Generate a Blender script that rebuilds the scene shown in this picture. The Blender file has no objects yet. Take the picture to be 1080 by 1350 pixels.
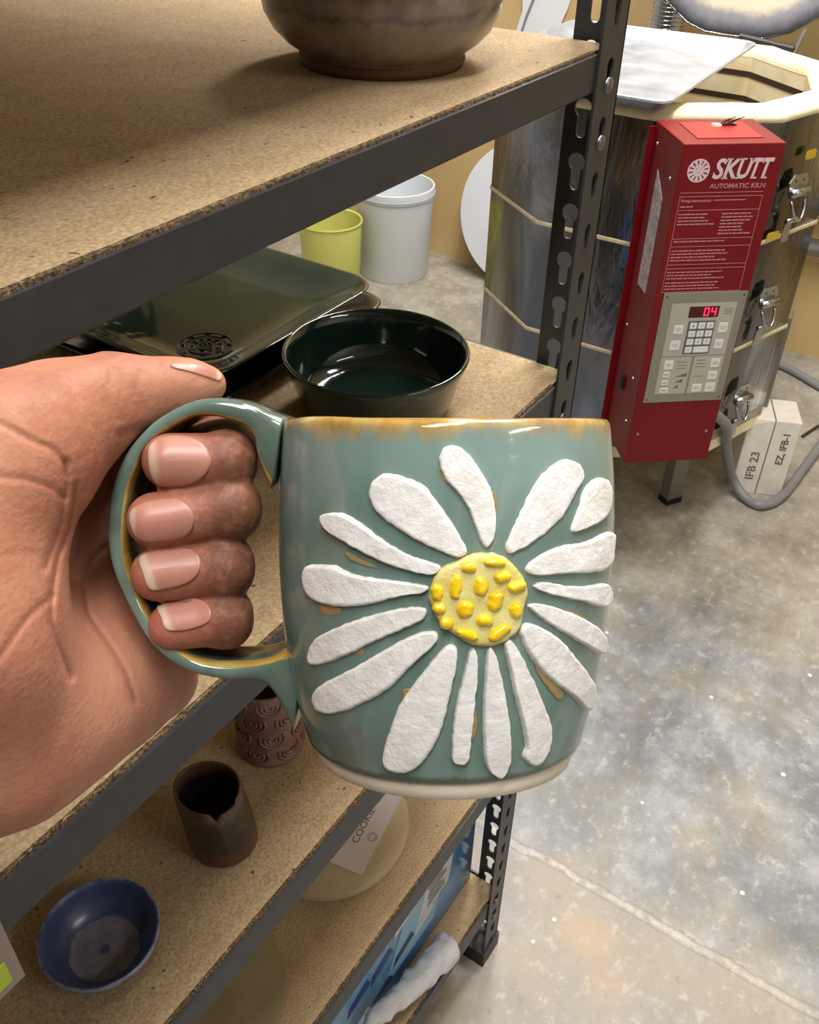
import bpy, bmesh, math, random
import numpy as np
from mathutils import Vector, Matrix, noise, geometry

random.seed(7)
SC = bpy.context.scene
COL = SC.collection
H = 1.48                      # camera height above the floor
F = 1243.2                    # focal length in pixels of the 1080x1350 frame
# world axes expressed in camera axes (x right, y down, z forward)
M = np.array([[0.5574062, -0.4974195, 0.6647347],
              [-0.8300346, -0.3516811, 0.4328545],
              [0.0184643, -0.7930286, -0.6089046]])

def ray(x, y):
    return M @ np.array([(x - 540) / F, (y - 675) / F, 1.0])
def on(ax, v, x, y):          # where the line of sight meets the plane axis=v
    r = ray(x, y); o = np.array([0, 0, H]); return o + r * (v - o[ax]) / r[ax]
def c2w(c):
    return M @ np.asarray(c, float) + np.array([0, 0, H])
def rgb(r, g, b):
    def f(c):
        c /= 255.0
        return c / 12.92 if c <= 0.04045 else ((c + 0.055) / 1.055) ** 2.4
    return (f(r), f(g), f(b), 1.0)

# ------------------------------------------------------------------ camera
cd = bpy.data.cameras.new('camera'); cam = bpy.data.objects.new('camera', cd); COL.objects.link(cam)
cd.sensor_fit = 'HORIZONTAL'; cd.sensor_width = 36; cd.lens = F / 1080 * 36
cd.clip_start = 0.01; cd.clip_end = 50
cd.dof.use_dof = False
mm = Matrix(((M[0, 0], -M[0, 1], -M[0, 2], 0), (M[1, 0], -M[1, 1], -M[1, 2], 0), (M[2, 0], -M[2, 1], -M[2, 2], H), (0, 0, 0, 1)))
cam.matrix_world = mm
SC.camera = cam

# ------------------------------------------------------------------ object helpers
def tag(o, label=None, cat=None, group=None, kind=None):
    if label: o['label'] = label
    if cat: o['category'] = cat
    if group: o['group'] = group
    if kind: o['kind'] = kind
    return o
def empty(name, loc=(0, 0, 0), mw=None):
    o = bpy.data.objects.new(name, None); COL.objects.link(o)
    o.empty_display_size = 0.02
    if mw is not None: o.matrix_world = mw
    else: o.location = loc
    return o
def link(name, me, mat=None, parent=None, smooth=False, mw=None):
    """one mesh object; vertices are given in world space unless mw (local frame) is given"""
    o = bpy.data.objects.new(name, me); COL.objects.link(o)
    if mat is not None:
        me.materials.clear(); me.materials.append(mat)
    if smooth:
        me.polygons.foreach_set('use_smooth', [True] * len(me.polygons))
    if mw is not None: o.matrix_world = mw
    if parent is not None:
        bpy.context.view_layer.update()
        o.parent = parent
        o.matrix_parent_inverse = parent.matrix_world.inverted()
    return o
def mesh(name, vs, fs):
    me = bpy.data.meshes.new(name); me.from_pydata([tuple(v) for v in vs], [], [tuple(f) for f in fs]); me.update(); return me
def obj(name, vs, fs, mat, parent=None, smooth=False, mw=None, autos=None):
    me = mesh(name, vs, fs)
    bm = bmesh.new(); bm.from_mesh(me); bmesh.ops.recalc_face_normals(bm, faces=bm.faces); bm.to_mesh(me); bm.free()
    o = link(name, me, mat, parent, smooth, mw)
    if autos: sharp(me, autos)
    return o
def sharp(me, ang=35):
    me.polygons.foreach_set('use_smooth', [True] * len(me.polygons))
    bm = bmesh.new(); bm.from_mesh(me)
    for e in bm.edges:
        if len(e.link_faces) == 2 and e.calc_face_angle(0) > math.radians(ang): e.smooth = False
    bm.to_mesh(me); bm.free()
class MB:
    """collects shapes for ONE mesh"""
    def __init__(s): s.v = []; s.f = []
    def add(s, vs, fs):
        n = len(s.v); s.v += [tuple(v) for v in vs]; s.f += [tuple(i + n for i in f) for f in fs]; return s
    def box(s, lo, hi):
        x0, y0, z0 = lo; x1, y1, z1 = hi
        return s.hexa([(x0, y0, z0), (x1, y0, z0), (x1, y1, z0), (x0, y1, z0)], [(x0, y0, z1), (x1, y0, z1), (x1, y1, z1), (x0, y1, z1)])
    def hexa(s, a, b):
        n = len(a)
        fs = [tuple(range(n))[::-1], tuple(range(n, 2 * n))] + [(i, (i + 1) % n, n + (i + 1) % n, n + i) for i in range(n)]
        return s.add(list(a) + list(b), fs)
    def obox(s, o, u, v, w, a, b, c):     # oriented box, o corner, unit dirs u v w, sizes a b c
        o, u, v, w = map(np.asarray, (o, u, v, w))
        base = [o, o + u * a, o + u * a + v * b, o + v * b]
        return s.hexa(base, [p + w * c for p in base])
    def tube(s, pts, r, n=10, closed=False):
        pts = [Vector(p) for p in pts]; R = r if isinstance(r, (list, tuple)) else [r] * len(pts)
        vs = []; fs = []; up = None; m = len(pts)
        for i, p in enumerate(pts):
            if closed: t = (pts[(i + 1) % m] - pts[i - 1])
            else: t = (pts[min(i + 1, m - 1)] - pts[max(i - 1, 0)])
            t.normalize()
            if up is None:
                up = Vector((0, 0, 1)) if abs(t.z) < .9 else Vector((1, 0, 0))
            a = t.cross(up).normalized(); b = a.cross(t).normalized(); up = b
            for k in range(n):
                an = 2 * math.pi * k / n
                vs.append(p + a * math.cos(an) * R[i] + b * math.sin(an) * R[i])
        for i in range(m if closed else m - 1):
            for k in range(n):
                j = (i + 1) % m
                fs.append((i * n + k, i * n + (k + 1) % n, j * n + (k + 1) % n, j * n + k))
        if not closed:
            fs.append(tuple(range(n))[::-1]); fs.append(tuple((m - 1) * n + k for k in range(n)))
        return s.add(vs, fs)
    def lathe(s, prof, n=48, c=(0, 0, 0), close=False):
        vs = []; fs = []
        for (r, z) in prof:
            for k in range(n):
                a = 2 * math.pi * k / n; vs.append((c[0] + r * math.cos(a), c[1] + r * math.sin(a), c[2] + z))
        m = len(prof)
        for i in range(m - 1 + (1 if close else 0)):
            for k in range(n):
                j = (i + 1) % m
                fs.append((i * n + k, i * n + (k + 1) % n, j * n + (k + 1) % n, j * n + k))
        if not close:
            fs.append(tuple(range(n))[::-1]); fs.append(tuple((m - 1) * n + k for k in range(n)))
        return s.add(vs, fs)
    def plate(s, outer, holes, o, u, v, w, th):
        """flat plate with holes: 2-D loops placed at o + u*a + v*b, thickness th along w"""
        o, u, v, w = (np.asarray(q, float) for q in (o, u, v, w))
        loops = [outer] + holes; flat = [p for l in loops for p in l]
        tris = geometry.tessellate_polygon([[Vector((p[0], p[1], 0)) for p in l] for l in loops])
        n = len(flat); vs = [o + u * p[0] + v * p[1] for p in flat] + [o + u * p[0] + v * p[1] + w * th for p in flat]
        fs = [tuple(t) for t in tris] + [tuple(i + n for i in t)[::-1] for t in tris]
        k = 0
        for l in loops:
            m = len(l)
            for i in range(m): fs.append((k + i, k + (i + 1) % m, n + k + (i + 1) % m, n + k + i))
            k += m
        return s.add(vs, fs)
    def make(s, name, mat, parent=None, smooth=False, mw=None, autos=None, bevel=0):
        o = obj(name, s.v, s.f, mat, parent, smooth, mw, autos)
        if bevel:
            b = o.modifiers.new('bevel', 'BEVEL'); b.width = bevel; b.segments = 2; b.limit_method = 'ANGLE'; b.angle_limit = math.radians(40)
        return o
def circ(cx, cy, r, n=20, a0=0, a1=2 * math.pi):
    return [(cx + r * math.cos(a0 + (a1 - a0) * i / n), cy + r * math.sin(a0 + (a1 - a0) * i / n)) for i in range(n)]
def rrect(x0, y0, x1, y1, r, n=5):
    out = []
    for cx, cy, a in ((x1 - r, y0 + r, -90), (x1 - r, y1 - r, 0), (x0 + r, y1 - r, 90), (x0 + r, y0 + r, 180)):
        for i in range(n + 1):
            t = math.radians(a + 90 * i / n); out.append((cx + r * math.cos(t), cy + r * math.sin(t)))
    return out
def wobble(me, amp, sc, seed=0):
    for v in me.vertices:
        n = noise.noise_vector(Vector(v.co) * sc + Vector((seed, seed * 2, 0)))
        v.co += n * amp
def text_mesh(body, size, shear=0, offset=0, space=1.0, bold=0):
    cu = bpy.data.curves.new('lettering', 'FONT'); cu.body = body; cu.size = size; cu.shear = shear; cu.offset = offset
    cu.space_character = space; cu.resolution_u = 3; cu.align_x = 'LEFT'
    o = bpy.data.objects.new('tmp', cu); COL.objects.link(o)
    dg = bpy.context.evaluated_depsgraph_get(); dg.update()
    me = bpy.data.meshes.new_from_object(o.evaluated_get(dg))
    bpy.data.objects.remove(o); return me
def add_text(mb, body, o, u, v, w, size, th=0.0006, center=False, fit=None, **k):
    """text extruded a little out of plane (o,u,v), normal w"""
    o, u, v, w = (np.asarray(q, float) for q in (o, u, v, w))
    me = text_mesh(body, size, **k)
    P = [(p.co.x, p.co.y) for p in me.vertices]
    if not P: return
    x0, x1 = min(p[0] for p in P), max(p[0] for p in P); y0, y1 = min(p[1] for p in P), max(p[1] for p in P)
    sx = sy = 1.0
    if fit: sx, sy = fit[0] / (x1 - x0), fit[1] / (y1 - y0)
    ox = -(x0 + x1) / 2 if center else -x0; oy = -(y0 + y1) / 2 if center else -y0
    P = [((a + ox) * sx, (b + oy) * sy) for a, b in P]
    n = len(P)
    vs = [o + u * a + v * b for a, b in P] + [o + u * a + v * b + w * th for a, b in P]
    fs = []; cnt = {}
    for p in me.polygons:
        ids = tuple(p.vertices); fs.append(tuple(i + n for i in ids))
        for i in range(len(ids)):
            e = (ids[i], ids[(i + 1) % len(ids)]); k2 = tuple(sorted(e)); cnt.setdefault(k2, []).append(e)
    for k2, l in cnt.items():
        if len(l) == 1: a, b = l[0]; fs.append((a, b, b + n, a + n))
    mb.add(vs, fs); bpy.data.meshes.remove(me)

# ------------------------------------------------------------------ materials
class NT:
    def __init__(s, name):
        s.m = bpy.data.materials.new(name); s.m.use_nodes = True
        s.t = s.m.node_tree; s.n = s.t.nodes; s.l = s.t.links
        s.b = s.n['Principled BSDF']; s.tc = s.n.new('ShaderNodeTexCoord')
    def val(s, node, k, v):
        if isinstance(v, bpy.types.NodeSocket): s.l.new(v, node.inputs[k])
        else: node.inputs[k].default_value = v
    def noise(s, sc, det=4, rough=.55, vec=None, dist=0):
        q = s.n.new('ShaderNodeTexNoise'); s.l.new(vec or s.tc.outputs['Object'], q.inputs['Vector'])
        q.inputs['Scale'].default_value = sc; q.inputs['Detail'].default_value = det; q.inputs['Roughness'].default_value = rough
        q.inputs['Distortion'].default_value = dist
        return q.outputs['Fac']
    def voro(s, sc, out='Distance', vec=None):
        q = s.n.new('ShaderNodeTexVoronoi'); s.l.new(vec or s.tc.outputs['Object'], q.inputs['Vector']); q.inputs['Scale'].default_value = sc
        return q.outputs[out]
    def mapping(s, scale=(1, 1, 1), rot=(0, 0, 0)):
        q = s.n.new('ShaderNodeMapping'); s.l.new(s.tc.outputs['Object'], q.inputs['Vector'])
        q.inputs['Scale'].default_value = scale; q.inputs['Rotation'].default_value = rot; return q.outputs['Vector']
    def ramp(s, fac, stops):
        q = s.n.new('ShaderNodeValToRGB'); s.l.new(fac, q.inputs['Fac']); e = q.color_ramp.elements
        while len(e) < len(stops): e.new(.5)
        for i, (p, c) in enumerate(stops):
            e[i].position = p; e[i].color = c if len(c) == 4 else (c[0], c[1], c[2], 1)
        return q.outputs['Color']
    def mask(s, fac, a, b):
        q = s.n.new('ShaderNodeMapRange'); s.l.new(fac, q.inputs['Value']); q.inputs['From Min'].default_value = a; q.inputs['From Max'].default_value = b
        q.interpolation_type = 'SMOOTHSTEP'; return q.outputs['Result']
    def mix(s, fac, a, b):
        q = s.n.new('ShaderNodeMix'); q.data_type = 'RGBA'
        s.val(q, 0, fac); s.val(q, 6, a); s.val(q, 7, b); return q.outputs[2]
    def math(s, op, a, b=0.0):
        q = s.n.new('ShaderNodeMath'); q.operation = op; s.val(q, 0, a); s.val(q, 1, b); return q.outputs[0]
    def xyz(s):
        q = s.n.new('ShaderNodeSeparateXYZ'); s.l.new(s.tc.outputs['Object'], q.inputs[0]); return q.outputs
    def attr(s, name, out='Fac'):
        q = s.n.new('ShaderNodeAttribute'); q.attribute_name = name; return q.outputs[out]
    def bump(s, h, strength=.3, dist=.001):
        q = s.n.new('ShaderNodeBump'); s.l.new(h, q.inputs['Height']); q.inputs['Strength'].default_value = strength; q.inputs['Distance'].default_value = dist
        s.l.new(q.outputs[0], s.b.inputs['Normal'])
    def set(s, **k):
        names = dict(color='Base Color', rough='Roughness', metal='Metallic', coat='Coat Weight', coatr='Coat Roughness', ior='IOR', sss='Subsurface Weight',
                     sssr='Subsurface Radius', ssss='Subsurface Scale', emit='Emission Color', emits='Emission Strength', spec='Specular IOR Level', trans='Transmission Weight', alpha='Alpha')
        for a, v in k.items(): s.val(s.b, names[a], v)
        return s.m
def plain(name, c, rough=.5, metal=0, **k):
    t = NT(name); return t.set(color=c, rough=rough, metal=metal, **k)

def m_board():
    t = NT('particle board')
    a = t.noise(35, 5, .7); b = t.noise(420, 3, .7); c = t.voro(260, 'Color')
    base = t.ramp(a, [(.3, rgb(150, 127, 95)), (.7, rgb(182, 158, 121))])
    chips = t.ramp(b, [(.35, rgb(114, 92, 66)), (.52, rgb(172, 147, 110)), (.72, rgb(208, 187, 150))])
    col = t.mix(.5, base, chips)
    sp = t.mask(t.noise(160, 2, .5), .71, .76)
    col = t.mix(sp, col, rgb(84, 62, 40))
    sc = t.mask(t.noise(26, 6, .8, t.mapping((1, 5, 1), (0, 0, .5))), .70, .76)
    col = t.mix(t.math('MULTIPLY', sc, .45), col, rgb(214, 196, 164))
    t.bump(b, .25, .0006)
    return t.set(color=col, rough=.85)
def m_board_edge():
    t = NT('frayed board edge')
    b = t.noise(500, 3, .8)
    t.bump(b, .9, .002)
    return t.set(color=t.ramp(b, [(.38, rgb(40, 30, 22)), (.5, rgb(92, 72, 48)), (.7, rgb(150, 122, 84))]), rough=.95)
def m_steel_paint():
    t = NT('dark grey painted steel'); a = t.noise(60, 4, .6)
    t.bump(t.noise(900, 2, .5), .08, .0004)
    return t.set(color=t.ramp(a, [(.3, rgb(49, 50, 53)), (.7, rgb(58, 59, 62))]), rough=.45, spec=.35)
def m_concrete():
    t = NT('worn concrete'); o = t.xyz(); X, Y = o[0], o[1]
    a = t.noise(2.6, 6, .62); b = t.noise(9, 8, .7); c = t.noise(38, 6, .7); d = t.noise(240, 3, .7)
    warm = t.ramp(b, [(.28, rgb(122, 116, 104)), (.5, rgb(154, 148, 134)), (.72, rgb(182, 176, 161))])
    cool = t.ramp(b, [(.28, rgb(88, 92, 96)), (.47, rgb(124, 127, 129)), (.64, rgb(160, 161, 160)), (.8, rgb(192, 191, 186))])
    z = t.mask(X, 1.95, 1.5)                             # bluer in the middle of the room
    z2 = t.math('MULTIPLY', z, t.mask(t.math('ADD', a, t.math('MULTIPLY', b, .5)), .62, .80))
    col = t.mix(z2, warm, cool)
    w = t.mask(t.math('ADD', X, t.math('MULTIPLY', c, .10)), 1.04, .92)
    col = t.mix(t.math('MULTIPLY', w, .35), col, rgb(176, 160, 142))
    col = t.mix(t.math('MULTIPLY', t.mask(c, .52, .68), .40), col, rgb(205, 203, 196))
    col = t.mix(t.math('MULTIPLY', t.mask(c, .42, .30), .40), col, rgb(98, 100, 100))
    # ochre stain and white drips
    def blob(x, y, r0, r1, sy=1.0):
        dx = t.math('SUBTRACT', X, x); dy = t.math('MULTIPLY', t.math('SUBTRACT', Y, y), sy)
        dd = t.math('SQRT', t.math('ADD', t.math('MULTIPLY', dx, dx), t.math('MULTIPLY', dy, dy)))
        dd = t.math('ADD', dd, t.math('MULTIPLY', t.math('SUBTRACT', b, .5), r0 * .9))
        return t.mask(dd, r1, r0)
    p = on(2, 0, 775, 1235); p2 = on(2, 0, 800, 1300)
    col = t.mix(t.math('MULTIPLY', blob(p[0], p[1], .015, .060, .8), .45), col, rgb(192, 160, 126))
    col = t.mix(t.math('MULTIPLY', blob(p2[0], p2[1], .012, .055, .9), .35), col, rgb(192, 162, 130))
    for (px, py, r) in ((731, 1212, .006), (703, 1241, .006), (979, 1177, .007), (1068, 890, .008), (1033, 1021, .008), (938, 919, .008), (847, 1058, .006), (800, 834, .008)):
        p = on(2, 0, px, py)
        col = t.mix(t.math('MULTIPLY', blob(p[0], p[1], r * .35, r * .75), .8), col, rgb(225, 225, 220))
    # sawn joint filled pale, running along Y at x = .93
    q = t.math('ADD', t.math('SUBTRACT', X, .926), t.math('MULTIPLY', t.math('SUBTRACT', b, .5), .035))
    q = t.math('ABSOLUTE', q)
    col = t.mix(t.math('MULTIPLY', t.math('MULTIPLY', t.mask(q, .010, .000), t.mask(c, .35, .6)), .6), col, rgb(206, 200, 188))
    q2 = t.math('ABSOLUTE', t.math('SUBTRACT', q, .009))
    col = t.mix(t.math('MULTIPLY', t.mask(q2, .003, .0), .35), col, rgb(110, 104, 96))
    col = t.mix(t.math('MULTIPLY', t.mask(d, .6, .8), .25), col, rgb(215, 213, 206))
    t.bump(t.math('ADD', c, t.math('MULTIPLY', d, .3)), .15, .002)
    return t.set(color=col, rough=t.ramp(b, [(.3, (.38,) * 3), (.7, (.7,) * 3)]))
def m_wall():
    t = NT('tan painted wall'); a = t.noise(3, 3); b = t.noise(120, 3)
    t.bump(b, .1, .001)
    return t.set(color=t.ramp(a, [(.3, rgb(196, 166, 112)), (.7, rgb(206, 178, 126))]), rough=.75)
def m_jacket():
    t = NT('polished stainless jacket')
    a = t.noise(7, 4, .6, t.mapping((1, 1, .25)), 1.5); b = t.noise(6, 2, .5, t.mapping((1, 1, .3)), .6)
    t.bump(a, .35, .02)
    col = t.ramp(b, [(.32, rgb(92, 90, 86)), (.45, rgb(122, 120, 116)), (.55, rgb(120, 124, 136)), (.68, rgb(182, 186, 194))])  # dark and bluish streaks painted into the colour as reflections in the steel
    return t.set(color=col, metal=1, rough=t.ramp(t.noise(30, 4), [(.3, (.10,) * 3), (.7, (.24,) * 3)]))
def m_firebrick():
    t = NT('cream firebrick'); a = t.noise(14, 5, .7); b = t.noise(220, 3, .6)
    t.bump(b, .35, .0012)
    return t.set(color=t.ramp(a, [(.3, rgb(226, 206, 158)), (.5, rgb(240, 226, 186)), (.75, rgb(250, 240, 210))]), rough=.9)
def m_red():
    t = NT('red enamel steel'); a = t.noise(5, 3)
    return t.set(color=t.ramp(a, [(.3, rgb(108, 4, 13)), (.7, rgb(120, 7, 17))]), rough=.4, spec=.3)
def m_glaze(name, stops, sc=30, rough=.12, bump=.1, strk=None):
    t = NT(name)
    a = t.noise(sc, 5, .6, t.mapping(strk) if strk else None)
    t.bump(t.noise(sc * 2.2, 3), bump, .002)
    return t.set(color=t.ramp(a, stops), rough=rough, coat=.6, coatr=.08)

MB_BOARD = m_board(); MB_EDGE = m_board_edge(); M_STEEL = m_steel_paint(); M_CONC = m_concrete(); M_WALL = m_wall()
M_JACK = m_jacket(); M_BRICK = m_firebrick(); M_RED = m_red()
M_WHITE = plain('white painted face', rgb(232, 234, 236), .5)
M_CEIL = plain('ceiling paint', rgb(225, 224, 220), .8)
M_GREYW = plain('grey wall paint', rgb(120, 120, 120), .8)
M_DARK = plain('black void', rgb(14, 14, 14), .7)
M_ZINC = plain('zinc plated steel', rgb(176, 178, 180), .3, 1)
M_RIVET = plain('worn rivet steel', rgb(120, 120, 122), .35, .9)
M_SCREW = plain('screw head', rgb(190, 170, 170), .3, 1)
M_PRINT = plain('pale print on red', rgb(214, 186, 190), .5)
M_PRINT2 = plain('faint print on red', rgb(186, 120, 128), .5)
M_BLACKPRINT = plain('dark print', rgb(70, 68, 66), .7)

# ------------------------------------------------------------------ the room
def struct(o): o['kind'] = 'structure'; return o
struct(MB().box((-2.6, -3.2, -.1), (3.1, 3.6, 0)).make('floor', M_CONC))
struct(MB().box((3.1, -3.2, -.1), (3.2, 3.6, 2.95)).make('wall_back', M_WALL))
struct(MB().box((-2.6, 3.6, -.1), (3.2, 3.7, 2.95)).make('wall_left', M_CEIL))
struct(MB().box((-2.6, -3.3, -.1), (3.2, -3.2, 2.95)).make('wall_right', M_CEIL))
struct(MB().box((-2.7, -3.3, -.1), (-2.6, 3.7, 2.95)).make('wall_behind', M_GREYW))
struct(MB().box((-2.7, -3.3, 2.95), (3.2, 3.7, 3.05)).make('ceiling', M_CEIL))

# ------------------------------------------------------------------ shelving unit
SX0, SX1, SY0, SY1 = -.48, .745, .30, .912
LEV = [(1.612, .038), (1.329, .029), (1.049, .036), (.778, .034), (.500, .034), (.171, .034)]   # board top, beam height
shelf = tag(empty('shelving_unit', (SX0, SY0, 0)), 'dark grey boltless steel shelving unit with particle board shelves, holding the pottery', 'shelving unit')
TH = .0022; FW = .042
def keyhole(cx, cy):
    r, s, L = .0076, .0042, .019
    a0 = math.asin(s / r)
    pts = [(cx + r * math.sin(t), cy + r * math.cos(t)) for t in np.linspace(-(math.pi - a0), math.pi - a0, 14)]
    pts += [(cx + s * math.cos(t), cy - L + s * math.sin(t)) for t in np.linspace(0, -math.pi, 7)]
    return pts[::-1]
def slot(cx, cy):
    r1, r2, L = .0058, .0032, .014
    pts = [(cx + r1 * math.cos(t), cy + r1 * math.sin(t)) for t in np.linspace(-.3, math.pi + .3, 9)]
    pts += [(cx + r2 * math.cos(t), cy - L + r2 * math.sin(t)) for t in np.linspace(math.pi, 2 * math.pi, 7)]
    return pts[::-1]
ZK = [1.236 + .0425 * k for k in range(-29, 15)]
def upright(cx, cy, sx, sy):
    """L-shaped post, corner at (cx,cy), flanges towards sx / sy"""
    m = MB(); top = 1.86
    hs = [keyhole(FW * .62, z) for z in ZK if .03 < z < top - .02]
    m.plate([(0, 0), (FW, 0), (FW, top), (0, top)], hs, (cx, cy, 0), (0, sy, 0), (0, 0, 1), (sx, 0, 0), TH)
    hs = [slot(FW * .5, z - .004) for z in ZK if .03 < z < top - .02]
    m.plate([(0, 0), (FW, 0), (FW, top), (0, top)], hs, (cx, cy, 0), (sx, 0, 0), (0, 0, 1), (0, sy, 0), TH)
    return m.make('upright', M_STEEL, shelf)
ups = [upright(SX1, SY0, -1, 1), upright(SX0, SY0, 1, 1), upright(SX1, SY1, -1, -1), upright(SX0, SY1, 1, -1)]
m = MB(); m.box((SX1 - .046, SY0 - .003, 0), (SX1 + .003, SY0 + .046, .035)); m.make('foot_cap', plain('black plastic', rgb(22, 22, 24), .5), ups[0])
for (zt, bh) in LEV:
    for (y, s) in ((SY0, 1), (SY1, -1)):
        m = MB(); yy = y + s * .0025
        x0, x1 = SX0 + .006, SX1 - .040
        # web, lower lip, step carrying the board
        pr = [(0, -.0018), (0, -bh + .002), (.002, -bh), (.016, -bh), (.016, -bh + .002), (.003, -bh + .002), (.003, -.018), (.020, -.018), (.020, -.016), (.003, -.016 + .0), (.003, -.0018)]
        if s < 0: pass
        a = [(x0, yy + s * p[0], zt + p[1]) for p in pr]; b = [(x1, yy + s * p[0], zt + p[1]) for p in pr]
        m.hexa(a, b).make('beam', M_STEEL, shelf, bevel=0)
    for (x, s) in ((SX1, -1), (SX0, 1)):
        m = MB(); xx = x + s * .003
        m.box((min(xx, xx + s * .003), SY0 + .04, zt - bh), (max(xx, xx + s * .003), SY1 - .04, zt - .0035))
        m.box((min(xx, xx + s * .02), SY0 + .04, zt - .018), (max(xx, xx + s * .02), SY1 - .04, zt - .016))
        m.make('end_beam', M_STEEL, shelf)
    m = MB()
    o = rrect(SX0 + .010, SY0 + .0065, SX1 - .011, SY1 - .0065, .002, 2)
    # notched corners around the posts are hidden; board sits on the beam steps
    m.hexa([(p[0], p[1], zt - .0158) for p in o], [(p[0], p[1], zt) for p in o])
    bo = m.make('shelf_board', MB_BOARD, shelf)
    bo.data.materials.append(MB_EDGE)
    for p in bo.data.polygons:
        if abs(p.normal.z) < .5: p.material_index = 1
    # frayed front edge of the board: chewed chips standing along the edge
    mm_ = MB(); nst = 420; vs = []; fs = []
    for i in range(nst + 1):
        x = SX0 + .01 + (SX1 - SX0 - .05) * i / nst
        n1 = noise.noise(Vector((x * 160, zt * 9, 0))); n2 = noise.noise(Vector((x * 330, zt * 9, 3)))
        d = .0026 + .0012 * n1; h = .0009 + .0012 * n2
        yb = SY0 + .0070
        vs += [(x, yb + .0030 + .001 * n2, zt - .001), (x, yb + .001, zt + h * .3), (x, yb - d + .001, zt - .0004 + h * .3), (x, yb - d, zt - .004)]
    for i in range(nst):
        for k in range(3): a = i * 4 + k; fs.append((a, a + 4, a + 5, a + 1))
    mm_.add(vs, fs).make('frayed_edge', MB_EDGE, bo)
# beam rivets on the front face of the near post
for (zt, bh) in LEV:
    for dz in (-.006, -.045 + .003):
        z = zt + dz
        zc = min(ZK, key=lambda q: abs(q - z)) - .018
        m = MB()
        pr = [(.0062, 0), (.0060, .0014), (.0048, .0024), (.0025, .0030), (.0004, .0031)]
        vs = []; n = 14
        for (r, h) in pr:
            for k in range(n):
                a = 2 * math.pi * k / n; vs.append((SX1 - .021 + r * math.cos(a), SY0 - h, zc + r * math.sin(a)))
        fs = [(i * n + k, i * n + (k + 1) % n, (i + 1) * n + (k + 1) % n, (i + 1) * n + k) for i in range(len(pr) - 1) for k in range(n)] + [tuple(range((len(pr) - 1) * n, len(pr) * n))]
        m.add(vs, fs).make('rivet', M_RIVET, ups[0], smooth=True)

# ------------------------------------------------------------------ lathe pottery
def pot(name, prof, c, mat, label, cat, n=72, amp=.0004, sc=30, parts=()):
    t = tag(empty(name, c), label, cat)
    m = MB().lathe(prof, n, c); o = m.make('body', mat, t, smooth=True)
    wobble(o.data, amp, sc, c[0] * 10)
    return t, o
# stoneware bowl on the top shelf
t = NT('mottled brown stoneware glaze'); o = t.xyz()
h = t.math('ADD', o[2], t.math('MULTIPLY', t.math('SUBTRACT', t.noise(60, 4, .6, t.mapping((1, 1, .3))), .5), .018))
st = t.ramp(t.mask(h, 1.329, 1.388), [(0.0, rgb(96, 66, 44)), (.10, rgb(112, 84, 60)), (.18, rgb(112, 96, 78)), (.50, rgb(126, 112, 94)), (.66, rgb(116, 104, 94)), (.74, rgb(72, 56, 56)), (.80, rgb(104, 94, 88)), (.9, rgb(112, 92, 80)), (.97, rgb(84, 58, 44))])
col = t.mix(.35, st, t.ramp(t.noise(70, 5), [(.3, rgb(84, 68, 54)), (.7, rgb(150, 138, 120))]))
t.bump(t.noise(90, 4), .15, .001)
M_STONE = t.set(color=col, rough=.28, coat=.35, coatr=.15)
cb = (.580, .409, 1.329)
prof = [(.001, .004), (.046, .003), (.050, 0), (.0555, .0005), (.0570, .004), (.0565, .008), (.0590, .0105), (.066, .015), (.074, .023), (.0795, .033), (.0810, .043), (.0800, .052), (.0785, .057), (.0770, .0595), (.0750, .0590), (.0745, .055), (.0760, .044), (.0740, .032), (.066, .020), (.05, .012), (.02, .010), (.001, .010)]
t_, o_ = pot('stoneware_bowl', prof, cb, M_STONE, 'brown grey stoneware bowl with foot ring standing on the top shelf', 'bowl')
MB().lathe([(.0540, -.0001), (.0562, .0003), (.0576, .004), (.0571, .0072), (.0562, .0076)], 72, cb).make('foot_ring', plain('bare red brown clay', rgb(92, 58, 36), .8), t_, smooth=True)
# dark green bowl
M_GREEN = m_glaze('dark bottle green glaze', [(.3, rgb(16, 34, 28)), (.6, rgb(26, 46, 38)), (.8, rgb(40, 54, 44))], 25, .07, .12)
cg = (.583, .417, 1.0492)
prof = [(.001, .003), (.055, .002), (.058, 0), (.062, .001), (.067, .012), (.0725, .030), (.0775, .046), (.0795, .0515), (.0795, .0535), (.0780, .0545), (.0762, .0535), (.0740, .046), (.0690, .026), (.0650, .014), (.0600, .009), (.045, .0065), (.001, .006)]
pot('green_bowl', prof, cg, M_GREEN, 'round dark green glazed bowl with straight sides on the shelf behind the mug', 'bowl')
# blue bowl
t = NT('speckled blue glaze'); o = t.xyz()
rr = t.math('SQRT', t.math('ADD', t.math('POWER', t.math('SUBTRACT', o[0], .180), 2), t.math('POWER', t.math('SUBTRACT', o[1], .381), 2)))
blue = t.ramp(t.noise(45, 5, .7), [(.3, rgb(52, 60, 94)), (.6, rgb(68, 80, 122)), (.85, rgb(108, 116, 146))])
grey = t.ramp(t.noise(120, 4, .7), [(.3, rgb(100, 100, 118)), (.7, rgb(136, 132, 142))])
rn = t.math('ADD', rr, t.math('MULTIPLY', t.math('SUBTRACT', t.noise(90, 3), .5), .006))
col = t.mix(t.mask(rn, .0265, .024), blue, grey)
col = t.mix(t.mask(rn, .0050, .0025), col, rgb(60, 70, 110))
col = t.mix(t.mask(rn, .0415, .0432), col, rgb(124, 132, 158))
t.bump(t.noise(60, 4), .2, .001)
M_BLUE = t.set(color=col, rough=.3, coat=.3, coatr=.2)
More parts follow.
